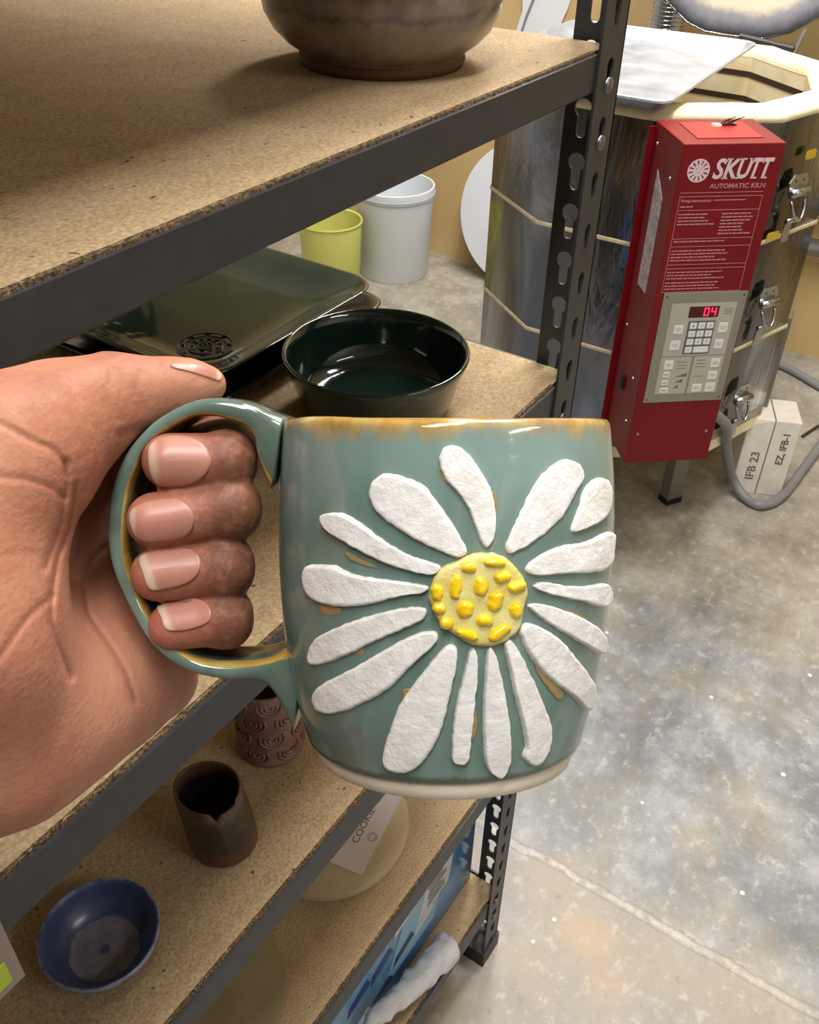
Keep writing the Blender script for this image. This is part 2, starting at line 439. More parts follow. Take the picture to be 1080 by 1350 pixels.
prof = [(.001, .002), (.020, .001), (.023, 0), (.026, .0005), (.029, .005), (.037, .014), (.0425, .0245), (.0438, .0300), (.0430, .0315), (.0413, .0305), (.0400, .0265), (.0350, .0165), (.0275, .0088), (.022, .0065), (.012, .0055), (.001, .005)]
pot('blue_bowl', prof, (.180, .381, .7782), M_BLUE, 'small speckled blue glazed bowl on the third shelf down', 'bowl', amp=.0006)

# square platter with pressed medallion
M_OLIVE = m_glaze('glossy olive green glaze', [(.3, rgb(30, 42, 34)), (.6, rgb(44, 54, 42)), (.8, rgb(58, 62, 48))], 14, .045, .06)
pl = tag(empty('square_platter', (.60, .64, 1.0492)), 'square dark green glazed platter with a pressed round medallion, behind the thumb', 'platter')
px0, px1, py0, py1 = .478, .728, .513, .763
levels = [(.070, .003), (.066, 0), (.060, .001), (.045, .004), (.012, .026), (.002, .0345), (0, .0362), (.0015, .0375), (.005, .0368), (.016, .030), (.030, .0225), (.042, .0180), (.055, .0165)]
vs = []; fs = []; n = None
for (ins, z) in levels:
    L = rrect(px0 + ins, py0 + ins, px1 - ins, py1 - ins, max(.034 - ins * .25, .012), 8); n = len(L)
    vs += [(p[0], p[1], 1.0560 + z * .84) for p in L]
for i in range(len(levels) - 1):
    for k in range(n): fs.append((i * n + k, i * n + (k + 1) % n, (i + 1) * n + (k + 1) % n, (i + 1) * n + k))
fs += [tuple(range(n))[::-1], tuple(range((len(levels) - 1) * n, len(levels) * n))]
obj('body', vs, fs, M_OLIVE, pl, smooth=True)
# medallion relief
m = MB(); mc = np.array([.5460, .5830, 1.0709])
def ring(m, r0, r1, z, n=48, dash=None, h=.0014):
    for i in range(n):
        if dash and i % dash[0] >= dash[1]: continue
        a0, a1 = 2 * math.pi * i / n, 2 * math.pi * (i + 1) / n
        q = [(mc[0] + r * math.cos(a), mc[1] + r * math.sin(a)) for r, a in ((r0, a0), (r1, a0), (r1, a1), (r0, a1))]
        m.hexa([(x, y, z) for x, y in q], [(x, y, z + h) for x, y in q])
ring(m, .0245, .0262, mc[2] - .001, 64, None, .0022)
ring(m, .0195, .0232, mc[2] - .001, 48, (6, 4), .0016)
ring(m, .0150, .0162, mc[2] - .001, 48, None, .0018)
ring(m, .0105, .0138, mc[2] - .001, 40, (4, 2), .0016)
ring(m, .0060, .0074, mc[2] - .001, 30, None, .0020)
ring(m, .0015, .0042, mc[2] - .001, 20, (4, 2), .0018)
m.make('medallion', plain('dark pooled glaze', rgb(58, 56, 44), .22, coat=.5), pl)
# second, darker platter beneath it
vs = []
for (ins, z) in [(.040, .001), (.036, 0), (.012, .003), (.002, .012), (0, .015), (.002, .0165), (.012, .0125), (.04, .0065)]:
    L = rrect(px0 + ins - .002, py0 - .004 + ins, px1 - ins + .012, py1 - ins - .004, .03, 8); n = len(L); vs += [(p[0], p[1], 1.0492 + z) for p in L]
fs = [(i * n + k, i * n + (k + 1) % n, (i + 1) * n + (k + 1) % n, (i + 1) * n + k) for i in range(7) for k in range(n)] + [tuple(range(n))[::-1], tuple(range(7 * n, 8 * n))]
o = obj('square_tray', vs, fs, m_glaze('near black glaze', [(.3, rgb(14, 16, 15)), (.7, rgb(24, 26, 24))], 20, .15, .1), None, smooth=True)
tag(o, 'near black glazed square tray lying underneath the green platter', 'tray')
# ------------------------------------------------------------------ slab cup and carved mug
cc = (.303, .374, .7782)
cup = tag(empty('slab_cup', cc), 'dark brown slab-built cup with a notched overlapping rim on the third shelf', 'cup')
t = NT('dark brown glaze over rust clay'); o = t.xyz()
hh = t.math('ADD', o[2], t.math('MULTIPLY', t.math('SUBTRACT', t.noise(90, 4), .5), .016))
col = t.ramp(t.mask(hh, .778, .862), [(0, rgb(84, 46, 26)), (.12, rgb(76, 42, 24)), (.2, rgb(30, 23, 18)), (.85, rgb(28, 21, 17)), (.95, rgb(80, 54, 40))])
t.bump(t.noise(80, 4), .3, .001)
M_CUP = t.set(color=col, rough=.4, coat=.2)
n = 72; vs = []; fs = []
prof = [(.001, .001), (.025, 0), (.0275, .002), (.0285, .010), (.0285, .04), (.0280, .070), (.0275, .0795), (.0262, .0805), (.0250, .079), (.0250, .05), (.0250, .006), (.001, .005)]
for i, (r, z) in enumerate(prof):
    for k in range(n):
        a = 2 * math.pi * k / n
        fr = 1 + .045 * math.cos(3 * a + .6) * (z / .08)
        seam = math.atan2(math.sin(a - math.radians(232)), math.cos(a - math.radians(232)))
        dz = 0; dr = 0
        if z > .06:
            dz = -.0075 * math.exp(-((seam) / .10) ** 2) + (.002 * math.sin(a * 2)) + (-.004 if 0 < seam < .9 else 0) * (z > .07)
        if z > .002 and 0 < seam < .12 and i < 7: dr = .0012
        vs.append((cc[0] - .009 * z / .08 + (r * fr * (1 - .10 * z / .08) + dr) * math.cos(a), cc[1] + (r * fr + dr) * math.sin(a), cc[2] + z + dz))
for i in range(len(prof) - 1):
    for k in range(n): fs.append((i * n + k, i * n + (k + 1) % n, (i + 1) * n + (k + 1) % n, (i + 1) * n + k))
fs += [tuple(range(n))[::-1], tuple(range((len(prof) - 1) * n, len(prof) * n))]
obj('body', vs, fs, M_CUP, cup, smooth=True)

cp = (.403, .409, .7782)
pk = tag(empty('carved_cup', cp), 'pinkish brown clay cup with carved scroll relief, half hidden behind the mug base', 'cup')
M_PINK = m_glaze('mauve brown clay', [(.3, rgb(104, 72, 66)), (.6, rgb(134, 98, 88)), (.85, rgb(150, 112, 96))], 60, .5, .2)
prof = [(.001, .001), (.027, 0), (.0305, .001), (.0310, .004), (.0290, .006), (.0290, .05), (.0300, .088), (.0290, .0905), (.0275, .089), (.0265, .05), (.0265, .006), (.001, .005)]
MB().lathe(prof, 64, cp).make('body', M_PINK, pk, smooth=True)
m = MB(); k = 0
for row in range(4):
    for j in range(6):
        a0 = 2 * math.pi * (j + .5 * (row % 2)) / 6 + .3; zs_ = .016 + row * .021
        for rad in (.0110, .0068, .0032):
            pts = []
            for i in range(13):
                t2 = math.radians(-200 + 230 * i / 12)
                da = rad * math.cos(t2) / .0295; z = zs_ + rad * math.sin(t2) * .9
                pts.append((cp[0] + .0297 * math.cos(a0 + da), cp[1] + .0297 * math.sin(a0 + da), cp[2] + z))
            m.tube(pts, [.0008 + .0013 * math.sin(math.pi * i / 12) for i in range(13)], 6)
m.make('scroll_relief', M_PINK, pk, smooth=True)

# ------------------------------------------------------------------ round bats, paper sign
M_BAT = m_glaze('cream bisque', [(.3, rgb(172, 154, 120)), (.7, rgb(184, 166, 130))], 30, .8, .1); M_BAT.node_tree.nodes['Principled BSDF'].inputs['Coat Weight'].default_value = 0
def bat(c, r, label, mat, h=.011):
    m = MB().lathe([(.001, 0), (r - .002, 0), (r, .0015), (r, h - .002), (r - .002, h), (.001, h)], 96, c)
    o = m.make('round_bat', mat, None, autos=50); return tag(o, label, 'bat')
bat((.505, .437, .5002), .0985, 'round cream bat lying on the fourth shelf with a paper sign on it', M_BAT)
M_BAT2 = m_glaze('grey green bisque', [(.3, rgb(128, 116, 84)), (.7, rgb(142, 128, 94))], 30, .8, .1); M_BAT2.node_tree.nodes['Principled BSDF'].inputs['Coat Weight'].default_value = 0
bat((.275, .425, .5002), .092, 'greyish round bat lying further left on the fourth shelf, under the blue bowl', M_BAT2, .006)
u = np.array([.983, .185, 0]); v = np.array([-.185, .983, 0]); w = np.array([0, 0, 1.0])
pc = np.array([.4705, .3590, .5116])
t = MB().obox(pc, u, v, w, .135, .072, .0004).make('paper_sign', plain('white paper', rgb(206, 196, 196), .9))
tag(t, 'white paper sign reading COOKIE with a smiley, lying on the cream round bat', 'sign')
m = MB()
add_text(m, 'COOKIE', pc + u * .034 + v * .0215 + w * .0004, u, v, w, .015, th=.0001, fit=(.050, .0085))
m.make('lettering', M_BLACKPRINT, t)
m = MB(); sc_ = pc + u * .049 + v * .0095 + w * .0005
m.tube([sc_ + u * .0055 * math.cos(a) + v * .0055 * math.sin(a) for a in np.linspace(0, 2 * math.pi, 25)[:-1]], .0003, 6, True)
m.tube([sc_ + u * .0035 * math.cos(a) + v * .0035 * math.sin(a) for a in np.linspace(math.pi * 1.15, math.pi * 1.85, 9)], .0003, 6)
for s in (-1, 1): m.tube([sc_ + u * .002 * s + v * .001, sc_ + u * .002 * s + v * .0026], .0004, 6)
m.make('smiley', M_BLACKPRINT, t)

# ------------------------------------------------------------------ printed carton, plastic bag, cream jar on the bottom shelf
bx = tag(empty('printed_carton', (.40, .345, .1712)), 'tall blue printed carton standing on the bottom shelf', 'box')
x0, x1, y0, y1, z0, z1 = .36, .728, .348, .56, .1714, .405
M_CARTON = m_glaze('blue printed card', [(.35, rgb(36, 84, 150)), (.5, rgb(60, 128, 184)), (.66, rgb(110, 170, 206))], 9, .4, .0)
MB().box((x0, y0, z0), (x1, y1, z1)).make('body', M_CARTON, bx, bevel=.002)
def face_poly(pts, name, mat, d=.0006):
    m = MB(); a = [(p[0], y0 - .0002, p[1]) for p in pts]; b = [(p[0], y0 - d, p[1]) for p in pts]
    return m.hexa(a, b).make(name, mat, bx)
def fp(px, py): p = on(1, y0, px, py); return (p[0], p[1 + 1])
NAVY = plain('navy print', rgb(26, 46, 120), .4); SKY = plain('pale blue print', rgb(132, 176, 204), .4); WPR = plain('white print', rgb(196, 200, 204), .5)
face_poly([(x0, .352), (x1, .352), (x1, z1), (x0, z1)], 'navy_band', NAVY)
face_poly([(.50, .215), (.62, .215), (.66, .352), (.56, .352)], 'pale_band', SKY)
lp = face_poly([(.575, .262), (.655, .262), (.668, .338), (.600, .338)], 'white_label', WPR, .0010)
m = MB()
for k in range(9): m.obox((.60 + .002 * (k % 3), y0 - .0010, .270 + k * .0068), (1, 0, 0), (0, -1, 0), (0, 0, 1), .045 - .004 * (k % 4), .0003, .0028)
m.make('label_print', M_BLACKPRINT, lp)
for k in range(7):
    cx, cz = .42 + .05 * (k % 4), .20 + .035 * (k // 2)
    MB().hexa([(cx, y0 - .0003, cz), (cx + .05, y0 - .0003, cz + .012), (cx + .042, y0 - .0003, cz + .030), (cx + .004, y0 - .0003, cz + .018)], [(cx, y0 - .0007, cz), (cx + .05, y0 - .0007, cz + .012), (cx + .042, y0 - .0007, cz + .030), (cx + .004, y0 - .0007, cz + .018)]).make('print_patch', NAVY if k % 3 else WPR, bx)
M_PLASTIC = NT('crumpled translucent plastic'); M_PLASTIC.bump(M_PLASTIC.noise(45, 5, .7), .8, .006)
M_PLASTIC = M_PLASTIC.set(color=rgb(198, 200, 204), rough=.35, coat=.3, sss=.0)
def blob(name, pts, rads, mat, amp=.004, sc=40, seed=0):
    """one lumpy rounded bundle swept along a line"""
    m = MB(); P = [Vector(p) for p in pts]; n = 48; k = 60; path = []; rr = []
    for i in range(k + 1):
        t = i / k * (len(P) - 1); j = min(int(t), len(P) - 2); f = t - j
        path.append(P[j].lerp(P[j + 1], f)); rr.append(max(.0008, (rads[j] * (1 - f) + rads[j + 1] * f) * math.sqrt(max(0, 1 - (2 * i / k - 1) ** 8))))
    m.tube(path, rr, n); o = m.make(name, mat, None, smooth=True)
    for v in o.data.vertices:
        v.co += noise.noise_vector(v.co * sc + Vector((seed, 0, 0))) * amp + noise.noise_vector(v.co * sc * 3.1) * amp * .35
    return o
def q5(px, py, y): p = on(1, y, px, py); return Vector(p)
a, b, c = q5(588, 1252, .320), q5(553, 1288, .322), q5(480, 1358, .324)
rb = .016
bag = blob('plastic_bag', [a + (a - b) * .12, a, b, c], [.015, .0240, .0175, .012], M_PLASTIC, .005, 42)
tag(bag, 'crumpled grey white plastic bag in front of the blue carton on the bottom shelf', 'bag')
cj = on(1, .312, 484, 1352)

# tag hanging on a beam, left edge
tg = MB().box((.018, SY0 - .0012, .9775), (.0965, SY0 - .0004, 1.036)).make('shelf_tag', plain('grey card', rgb(150, 138, 128), .8))
tag(tg, 'grey card tag with a lime green label hanging from the second shelf beam', 'tag')
MB().box((.022, SY0 - .0018, .984), (.0900, SY0 - .0010, 1.002)).make('label', plain('lime green paper', rgb(176, 200, 60), .7), tg)

# ------------------------------------------------------------------ kiln
KC = np.array([2.208, .769]); KR = .38; KROT = math.radians(216.9)
ZT, ZB = .992, .225
kiln = tag(empty('kiln', (KC[0], KC[1], 0)), 'top-loading electric kiln with a stainless steel jacket, lid open', 'kiln')
def deca(r, n=10, off=0.5): return [(KC[0] + r * math.cos(KROT + 2 * math.pi * (i + off) / n), KC[1] + r * math.sin(KROT + 2 * math.pi * (i + off) / n)) for i in range(n)]
ap = 1 / math.cos(math.pi / 10)
def dring(m, ro, ri, z0, z1, jit=0):
    A, B = deca(ro), deca(ri); n = 10
    vs = [(p[0], p[1], z0) for p in A] + [(p[0], p[1], z1) for p in A] + [(p[0], p[1], z1) for p in B] + [(p[0], p[1], z0) for p in B]
    fs = []
    for k in range(4):
        for i in range(n):
            a, b = k * n + i, k * n + (i + 1) % n; c, d = ((k + 1) % 4) * n + (i + 1) % n, ((k + 1) % 4) * n + i
            fs.append((a, b, c, d))
    m.add(vs, fs)
R1 = .378 * 1.02
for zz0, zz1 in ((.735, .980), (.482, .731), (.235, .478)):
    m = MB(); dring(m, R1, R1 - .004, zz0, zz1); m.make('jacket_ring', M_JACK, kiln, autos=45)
M_GASK = m_glaze('gasket brick', [(.3, rgb(196, 176, 140)), (.7, rgb(226, 210, 176))], 60, .9, .1)
for zz in (.733, .480):
    m = MB(); dring(m, R1 + .003, R1 - .01, zz - .0045, zz + .0045); m.make('seam_band', M_GASK, kiln, bevel=.002)
m = MB(); dring(m, R1 - .001, R1 - .075, ZT - .262, ZT - .004); dring(m, R1 - .001, R1 - .075, ZB, ZT - .264)
m.make('brick_wall', M_BRICK, kiln)
m = MB()
# rounded, slightly chipped rim
prof = [(R1 - .004, -.014), (R1 + .004, -.010), (R1 + .006, -.002), (R1 + .001, .007), (R1 - .03, .010), (R1 - .066, .0095), (R1 - .074, .004), (R1 - .0755, -.010)]
vs = []; nn = 120
for (r, z) in prof:
    P = deca(r)
    for k in range(nn):
        s = k / nn * 10; i = int(s); f = s - i; a = P[i % 10]; b = P[(i + 1) % 10]
        q = noise.noise(Vector((k * .4, r * 40, z * 90)))
        vs.append((a[0] * (1 - f) + b[0] * f, a[1] * (1 - f) + b[1] * f, ZT + z + q * .0016))
fs = [(i * nn + k, i * nn + (k + 1) % nn, ((i + 1) % len(prof)) * nn + (k + 1) % nn, ((i + 1) % len(prof)) * nn + k) for i in range(len(prof)) for k in range(nn)]
m.add(vs, fs).make('rim', M_BRICK, kiln, autos=60)
# element grooves
for zz in (.945, .890, .835, .780):
    m = MB(); dring(m, R1 - .070, R1 - .0765, zz - .0062, zz + .0062); m.make('element_groove', plain('dark element groove', rgb(58, 40, 26), .8), kiln)
MB().hexa([(p[0], p[1], ZB - .02) for p in deca(R1)], [(p[0], p[1], ZB + .04) for p in deca(R1)]).make('floor_slab', M_BRICK, kiln)
# stand legs
M_GALV = plain('dull galvanised steel', rgb(132, 128, 118), .5, .6)
for a in (238.5, 328.5, 58.5, 148.5):
    a = math.radians(a); x, y = KC[0] + .305 * math.cos(a), KC[1] + .305 * math.sin(a)
    m = MB(); d = np.array([math.cos(a), math.sin(a), 0]); tt = np.array([-d[1], d[0], 0])
    m.obox(np.array([x, y, .012]) - tt * .022, tt, d, (0, 0, 1), .044, .004, ZB - .032)
    m.obox(np.array([x, y, .012]) - tt * .022, tt, -d, (0, 0, 1), .004, .03, ZB - .032)
    lg = m.make('leg', M_GALV, kiln)
    MB().obox(np.array([x, y, 0]) - tt * .024 - d * .03, tt, d, (0, 0, 1), .048, .036, .016).make('foot', M_DARK, lg)

# --- control box
FL = np.array([1.666, .535, 0]); FR = np.array([1.787, .393, 0])
U = (FR - FL); BW = np.linalg.norm(U); U /= BW; Dp = np.array([-U[1], U[0], 0]); N = -Dp
if Dp @ (np.array([KC[0], KC[1], 0]) - FL) < 0: Dp = -Dp; N = -Dp
Z3 = np.array([0, 0, 1.0]); BZ0, BZ1, BD = .330, 1.000, .150
def buv(px, py, off=0.0):
    r = ray(px, py); o = np.array([0, 0, H]); P0 = FL + N * off
    t = ((P0 - o) @ N) / (r @ N); p = o + r * t; return np.array([(p - FL) @ U, p[2]])
def bp(u_, z_, off=0.0): return FL + U * u_ + Z3 * z_ + N * off
ctl = MB().obox(FL + Z3 * BZ0, U, Dp, Z3, BW, BD, BZ1 - BZ0).make('control_box', M_RED, kiln, bevel=.0015)
mb = MB()
for (uu, vv) in ((-.012, .09), (BW, .09)):
    mb.obox(FL + U * uu + Dp * (BD - .004) + Z3 * (BZ0 + .01), U, Dp, Z3, .012, .004, BZ1 - BZ0 - .02)
mb.make('side_flange', M_RED, ctl)
mb = MB().obox(FL + Dp * .03 + Z3 * (BZ1) + U * .035, U, Dp, Z3, BW - .065, .10, .0012); mb.make('top_vent_cover', plain('deeper red enamel', rgb(146, 10, 22), .4), ctl)
# label on left side
def side(dd, zz, off=.0006): return FL - U * off + Dp * dd + Z3 * zz
pts = [(.045, .985 - .075), (.100, .935 - .0), (.100, .70), (.045, .70)]
mb = MB().hexa([side(a, b, .0002) for a, b in [(.052, .885), (.100, .925), (.100, .70), (.052, .70)]], [side(a, b, .0012) for a, b in [(.052, .885), (.100, .925), (.100, .70), (.052, .70)]])
t = NT('silver rating label'); col = t.ramp(t.noise(90, 4), [(.4, rgb(150, 140, 140)), (.6, rgb(186, 178, 178))]); mb.make('rating_label', t.set(color=col, rough=.5), ctl)
for (dd, zz) in ((.035, .93), (.125, .965), (.03, .42), (.12, .60), (.035, .52)):
    mb = MB(); c = side(dd, zz, 0)
    mb.hexa([c + Dp * .0035 * math.cos(a) + Z3 * .0035 * math.sin(a) for a in np.linspace(0, 2 * math.pi, 11)[:-1]], [c - U * .002 + Dp * .0028 * math.cos(a) + Z3 * .0028 * math.sin(a) for a in np.linspace(0, 2 * math.pi, 11)[:-1]])
    mb.make('screw', M_SCREW, ctl)
mb = MB().obox(side(.075, .47, .0) , -U, Dp, Z3, .006, .016, .028); mb.make('fuse_holder', M_DARK, ctl)
for (uu, zz) in ((.018, BZ0 + .075), (BW - .018, BZ0 + .075)):
    mb = MB(); c = bp(uu, zz); mb.hexa([c + U * .0035 * math.cos(a) + Z3 * .0035 * math.sin(a) for a in np.linspace(0, 2 * math.pi, 11)[:-1]], [c + N * .002 + U * .0028 * math.cos(a) + Z3 * .0028 * math.sin(a) for a in np.linspace(0, 2 * math.pi, 11)[:-1]])
    mb.make('screw', M_SCREW, ctl)
# printed front: emblem, name, instruction block
e = buv(921, 225); t0 = buv(938, 237); t1 = buv(1021, 212)
mb = MB(); er = .0205
outer = circ(0, 0, er, 40)
holes = []
for k in range(12):
    a = 2 * math.pi * k / 12 + .2; r0, r1, h = .0095, .0178, .0016
    ca, sa = math.cos(a), math.sin(a)
    holes.append([(r0 * ca - h * .5 * sa, r0 * sa + h * .5 * ca), (r0 * ca + h * .5 * sa, r0 * sa - h * .5 * ca), (r1 * ca + h * sa, r1 * sa - h * ca), (r1 * ca - h * sa, r1 * sa + h * ca)])
for (x, y, w_, h_) in ((-.004, .003, .0026, .0012), (.004, .003, .0026, .0012), (0, -.0035, .0045, .0011)):
    holes.append([(x - w_ / 2, y - h_ / 2), (x + w_ / 2, y - h_ / 2), (x + w_ / 2, y + h_ / 2), (x - w_ / 2, y + h_ / 2)])
mb.plate(outer, holes, bp(e[0], e[1], .0003), U, Z3, N, .0006)
mb.make('emblem', M_PRINT, ctl)
mb = MB(); lw = t1[0] - t0[0] - .002; lh = .036; zb = t0[1] + .001
let = 'SKUTT'; ws = [.20, .26, .24, .20, .20]; x = t0[0]
tot = sum(ws)
for ch, wk in zip(let, ws):
    cw = lw * wk / tot * 1.12
    add_text(mb, ch, bp(x, zb, .0003), U, Z3, N, .05, th=.0006, fit=(cw, lh), shear=.22, offset=.0012)
    # serifs
    sx = lambda h: .22 * h * .9
    def serif(a, b, h): mb.obox(bp(x + a, zb + h, .0003), U, Z3, N, b - a, .0026, .0006)
    if ch == 'K': serif(-.002, .009, 0); serif(.003, .013, lh - .0026); serif(cw - .010, cw + .001, 0); serif(cw - .007, cw + .003, lh - .0026)
    if ch == 'U': serif(.0035, .0135, lh - .0026); serif(cw - .008, cw + .002, lh - .0026)
    if ch == 'T': serif(cw * .22, cw * .66, 0); mb.obox(bp(x + .001, zb + lh - .009, .0003), U, Z3, N, .0022, .009, .0006)
    if ch == 'S': serif(cw - .004, cw + .001, lh - .006)
    x += lw * wk / tot
mb.make('name_lettering', M_PRINT, ctl)
mb = MB(); add_text(mb, 'AUTOMATIC KILN', bp(t0[0] - .001, zb - .0165, .0003), U, Z3, N, .012, fit=(lw * .97, .0085), offset=.0002); mb.make('subtitle_lettering', M_PRINT2, ctl)
mb = MB()
A = buv(903, 248); zt_ = zb - .024; uL, uR = .010, BW - .022; zE = buv(985, 352)[1]
def bar(u0, u1, z_, h=.0009): mb.obox(bp(u0, z_, .0003), U, Z3, N, u1 - u0, h, .0004)
for zz in (zt_, zt_ - .007, zt_ - .032, zt_ - .085, zt_ - .100, zt_ - .135, zt_ - .143, zt_ - .190): bar(uL, uR, zz)
for uu in (uL, uR): mb.obox(bp(uu, zt_ - .190, .0003), U, Z3, N, .0009, .183, .0004)
add_text(mb, 'Firing Instructions', bp(uL + .004, zt_ - .018, .0003), U, Z3, N, .009, fit=(.056, .0065), offset=.0002)
random.seed(3)
def para(u0, u1, z_, rows, step=.0062):
    for r in range(rows):
        u_ = u0; e_ = u1 - random.random() * (u1 - u0) * .35
        while u_ < e_:
            w_ = .004 + random.random() * .009; bar(u_, min(u_ + w_, e_), z_ - r * step, .0024); u_ += w_ + .0016
bar(uL + .064, uR - .03, zt_ - .0145, .0016); para(uL + .004, uL + .03, zt_ - .026, 1)
para(uL + .004, uL + .075, zt_ - .040, 4); para(uL + .086, uR - .004, zt_ - .040, 7)
para(uL + .004, uR - .05, zt_ - .091, 1); para(uL + .004, uR - .02, zt_ - .109, 4); para(uL + .004, uR - .03, zt_ - .151, 3); para(uL + .004, uR - .004, zt_ - .172, 3)
mb.make('instruction_print', M_PRINT2, ctl)
# keypad panel
c0 = buv(845, 528); c1 = buv(948, 529); c2 = buv(984, 383)
pu0, pu1, pz0, pz1 = .016, BW - .003, (c0[1] + c1[1]) / 2, c2[1]
t = NT('grey brushed panel'); t.bump(t.noise(300, 2, .5, t.mapping((1, 1, 8))), .05, .0005)
M_PAN = t.set(color=rgb(142, 138, 124), rough=.4, metal=.25)
pan = MB().obox(bp(pu0, pz0, .0), U, Z3, N, pu1 - pu0, pz1 - pz0, .0022).make('keypad_panel', M_PAN, ctl, bevel=.0005)
def k6(cx, cy): return buv(830 + cx / 6.75, 390 + cy / 6.75, .0025)
M_OVER = plain('pale overlay', rgb(176, 172, 156), .5); M_KEY = plain('white keys', rgb(222, 222, 220), .45); M_KGREY = plain('keypad grey', rgb(98, 98, 96), .5)
def quadr(name, p0, p1, mat, off, th, par, r=.001):
    a = k6(*p0); b = k6(*p1); u0, u1 = sorted((a[0], b[0])); z0_, z1_ = sorted((a[1], b[1]))
    mb = MB(); L = rrect(u0, z0_, u1, z1_, min(r, (u1 - u0) / 3), 3); mb.hexa([bp(p[0], p[1], off) for p in L], [bp(p[0], p[1], off + th) for p in L])
    return mb.make(name, mat, par), (u0, u1, z0_, z1_)
# layout fixed in panel coordinates (fraction of the panel width / height)
PWid, PHei = pu1 - pu0, pz1 - pz0
def pr_(name, x0, y0, x1, y1, mat, off, th, r=.001):
    u0, u1, z1_, z0_ = pu0 + x0 * PWid, pu0 + x1 * PWid, pz1 - y0 * PHei, pz1 - y1 * PHei
    mb = MB(); L = rrect(u0, z0_, u1, z1_, min(r, (u1 - u0) / 3, (z1_ - z0_) / 3), 3); mb.hexa([bp(p[0], p[1], off) for p in L], [bp(p[0], p[1], off + th) for p in L])
    return mb.make(name, mat, ctl), (u0, u1, z0_, z1_)
pr_('overlay', .12, .09, .90, .56, M_OVER, .0022, .0003); pr_('overlay', .12, .57, .50, .92, M_OVER, .0022, .0003); pr_('overlay', .53, .57, .90, .92, M_OVER, .0022, .0003)
dsp, (u0, u1, z0_, z1_) = pr_('display', .34, .12, .70, .215, plain('dark red display', rgb(70, 4, 14), .2), .0025, .0006)
mb = MB(); seg = {'0': 'abcdef', '4': 'bcfg', '8': 'abcdefg'}
def digit(ch, uu, zz, w_, h_):
    t_ = w_ * .22; pos = dict(a=(0, h_ - t_, w_, t_), g=(0, h_ / 2 - t_ / 2, w_, t_), d=(0, 0, w_, t_), f=(0, h_ / 2, t_, h_ / 2), b=(w_ - t_, h_ / 2, t_, h_ / 2), e=(0, 0, t_, h_ / 2), c=(w_ - t_, 0, t_, h_ / 2))
    for s_ in seg[ch]:
        x_, y_, ww, hh_ = pos[s_]; mb.obox(bp(uu + x_, zz + y_, .0031), U, Z3, N, ww, hh_, .0003)
digit('0', u0 + (u1 - u0) * .50, z0_ + .003, (u1 - u0) * .17, (z1_ - z0_) - .006); digit('4', u0 + (u1 - u0) * .74, z0_ + .003, (u1 - u0) * .17, (z1_ - z0_) - .006)
t = NT('red led'); mb.make('display_digits', t.set(color=rgb(255, 40, 80), emit=rgb(255, 30, 70), emits=2.2), ctl)
pr_('keypad_frame', .36, .245, .69, .545, M_KGREY, .0025, .0004)
digs = MB()
for r_ in range(4):
    for c_ in range(3):
        if r_ == 3 and c_ == 2: continue
        x0_ = .385 + c_ * .102; x1_ = x0_ + .083
        if r_ == 3 and c_ == 1: x1_ = .385 + 2 * .102 + .083
        y0_ = .262 + r_ * .072; y1_ = y0_ + .052
        _, (a0, a1, b0, b1) = pr_('key', x0_, y0_, x1_, y1_, M_KEY, .0029, .0009)
        ch = str(r_ * 3 + c_ + 1) if r_ < 3 else ('0' if c_ == 0 else '')
        if ch: add_text(digs, ch, bp((a0 + a1) / 2, (b0 + b1) / 2, .0038), U, Z3, N, .006, th=.0002, center=True, fit=(.0028, .0048))
for (x0_, y0_, x1_, y1_) in ((.20, .28, .31, .355), (.19, .42, .31, .50), (.74, .27, .85, .355), (.74, .42, .84, .50), (.17, .60, .28, .68), (.18, .705, .26, .755), (.18, .785, .26, .83), (.18, .86, .28, .905), (.75, .595, .86, .675), (.75, .715, .86, .79), (.58, .835, .70, .905), (.75, .825, .87, .91)):
    _, (a0, a1, b0, b1) = pr_('key', x0_, y0_, x1_, y1_, M_KEY, .0025, .0009)
    for q in (.38, .58): digs.obox(bp(a0 + (a1 - a0) * .22, b0 + (b1 - b0) * q, .0034), U, Z3, N, (a1 - a0) * .55, .0008, .0002)
for (x0_, x1_, y_) in ((.33, .45, .62), (.33, .45, .65), (.33, .45, .68), (.57, .68, .61), (.57, .68, .64), (.57, .68, .67), (.57, .68, .76), (.76, .87, .15), (.76, .87, .17), (.76, .87, .19)):
    digs.obox(bp(pu0 + x0_ * PWid, pz1 - y_ * PHei, .0025), U, Z3, N, (x1_ - x0_) * PWid, .0012, .0002)
for k in range(3):
    a = pu0 + .34 * PWid; z_ = pz1 - (.755 + k * .055) * PHei; L_ = (.14 - .04 * k) * PWid
    digs.hexa([bp(a, z_, .0025), bp(a + L_, z_, .0025), bp(a + L_, z_ + .008, .0025)], [bp(a, z_, .0028), bp(a + L_, z_, .0028), bp(a + L_, z_ + .008, .0028)])
digs.make('key_legends', M_KGREY, ctl)
for (x_, y_) in ((.04, .03), (.96, .03), (.04, .97), (.96, .97)):
    mb = MB(); c = bp(pu0 + x_ * PWid, pz1 - y_ * PHei, .0022); mb.hexa([c + U * .002 * math.cos(a) + Z3 * .002 * math.sin(a) for a in np.linspace(0, 2 * math.pi, 9)[:-1]], [c + N * .001 + U * .0016 * math.cos(a) + Z3 * .0016 * math.sin(a) for a in np.linspace(0, 2 * math.pi, 9)[:-1]])
    mb.make('screw', M_DARK, ctl)
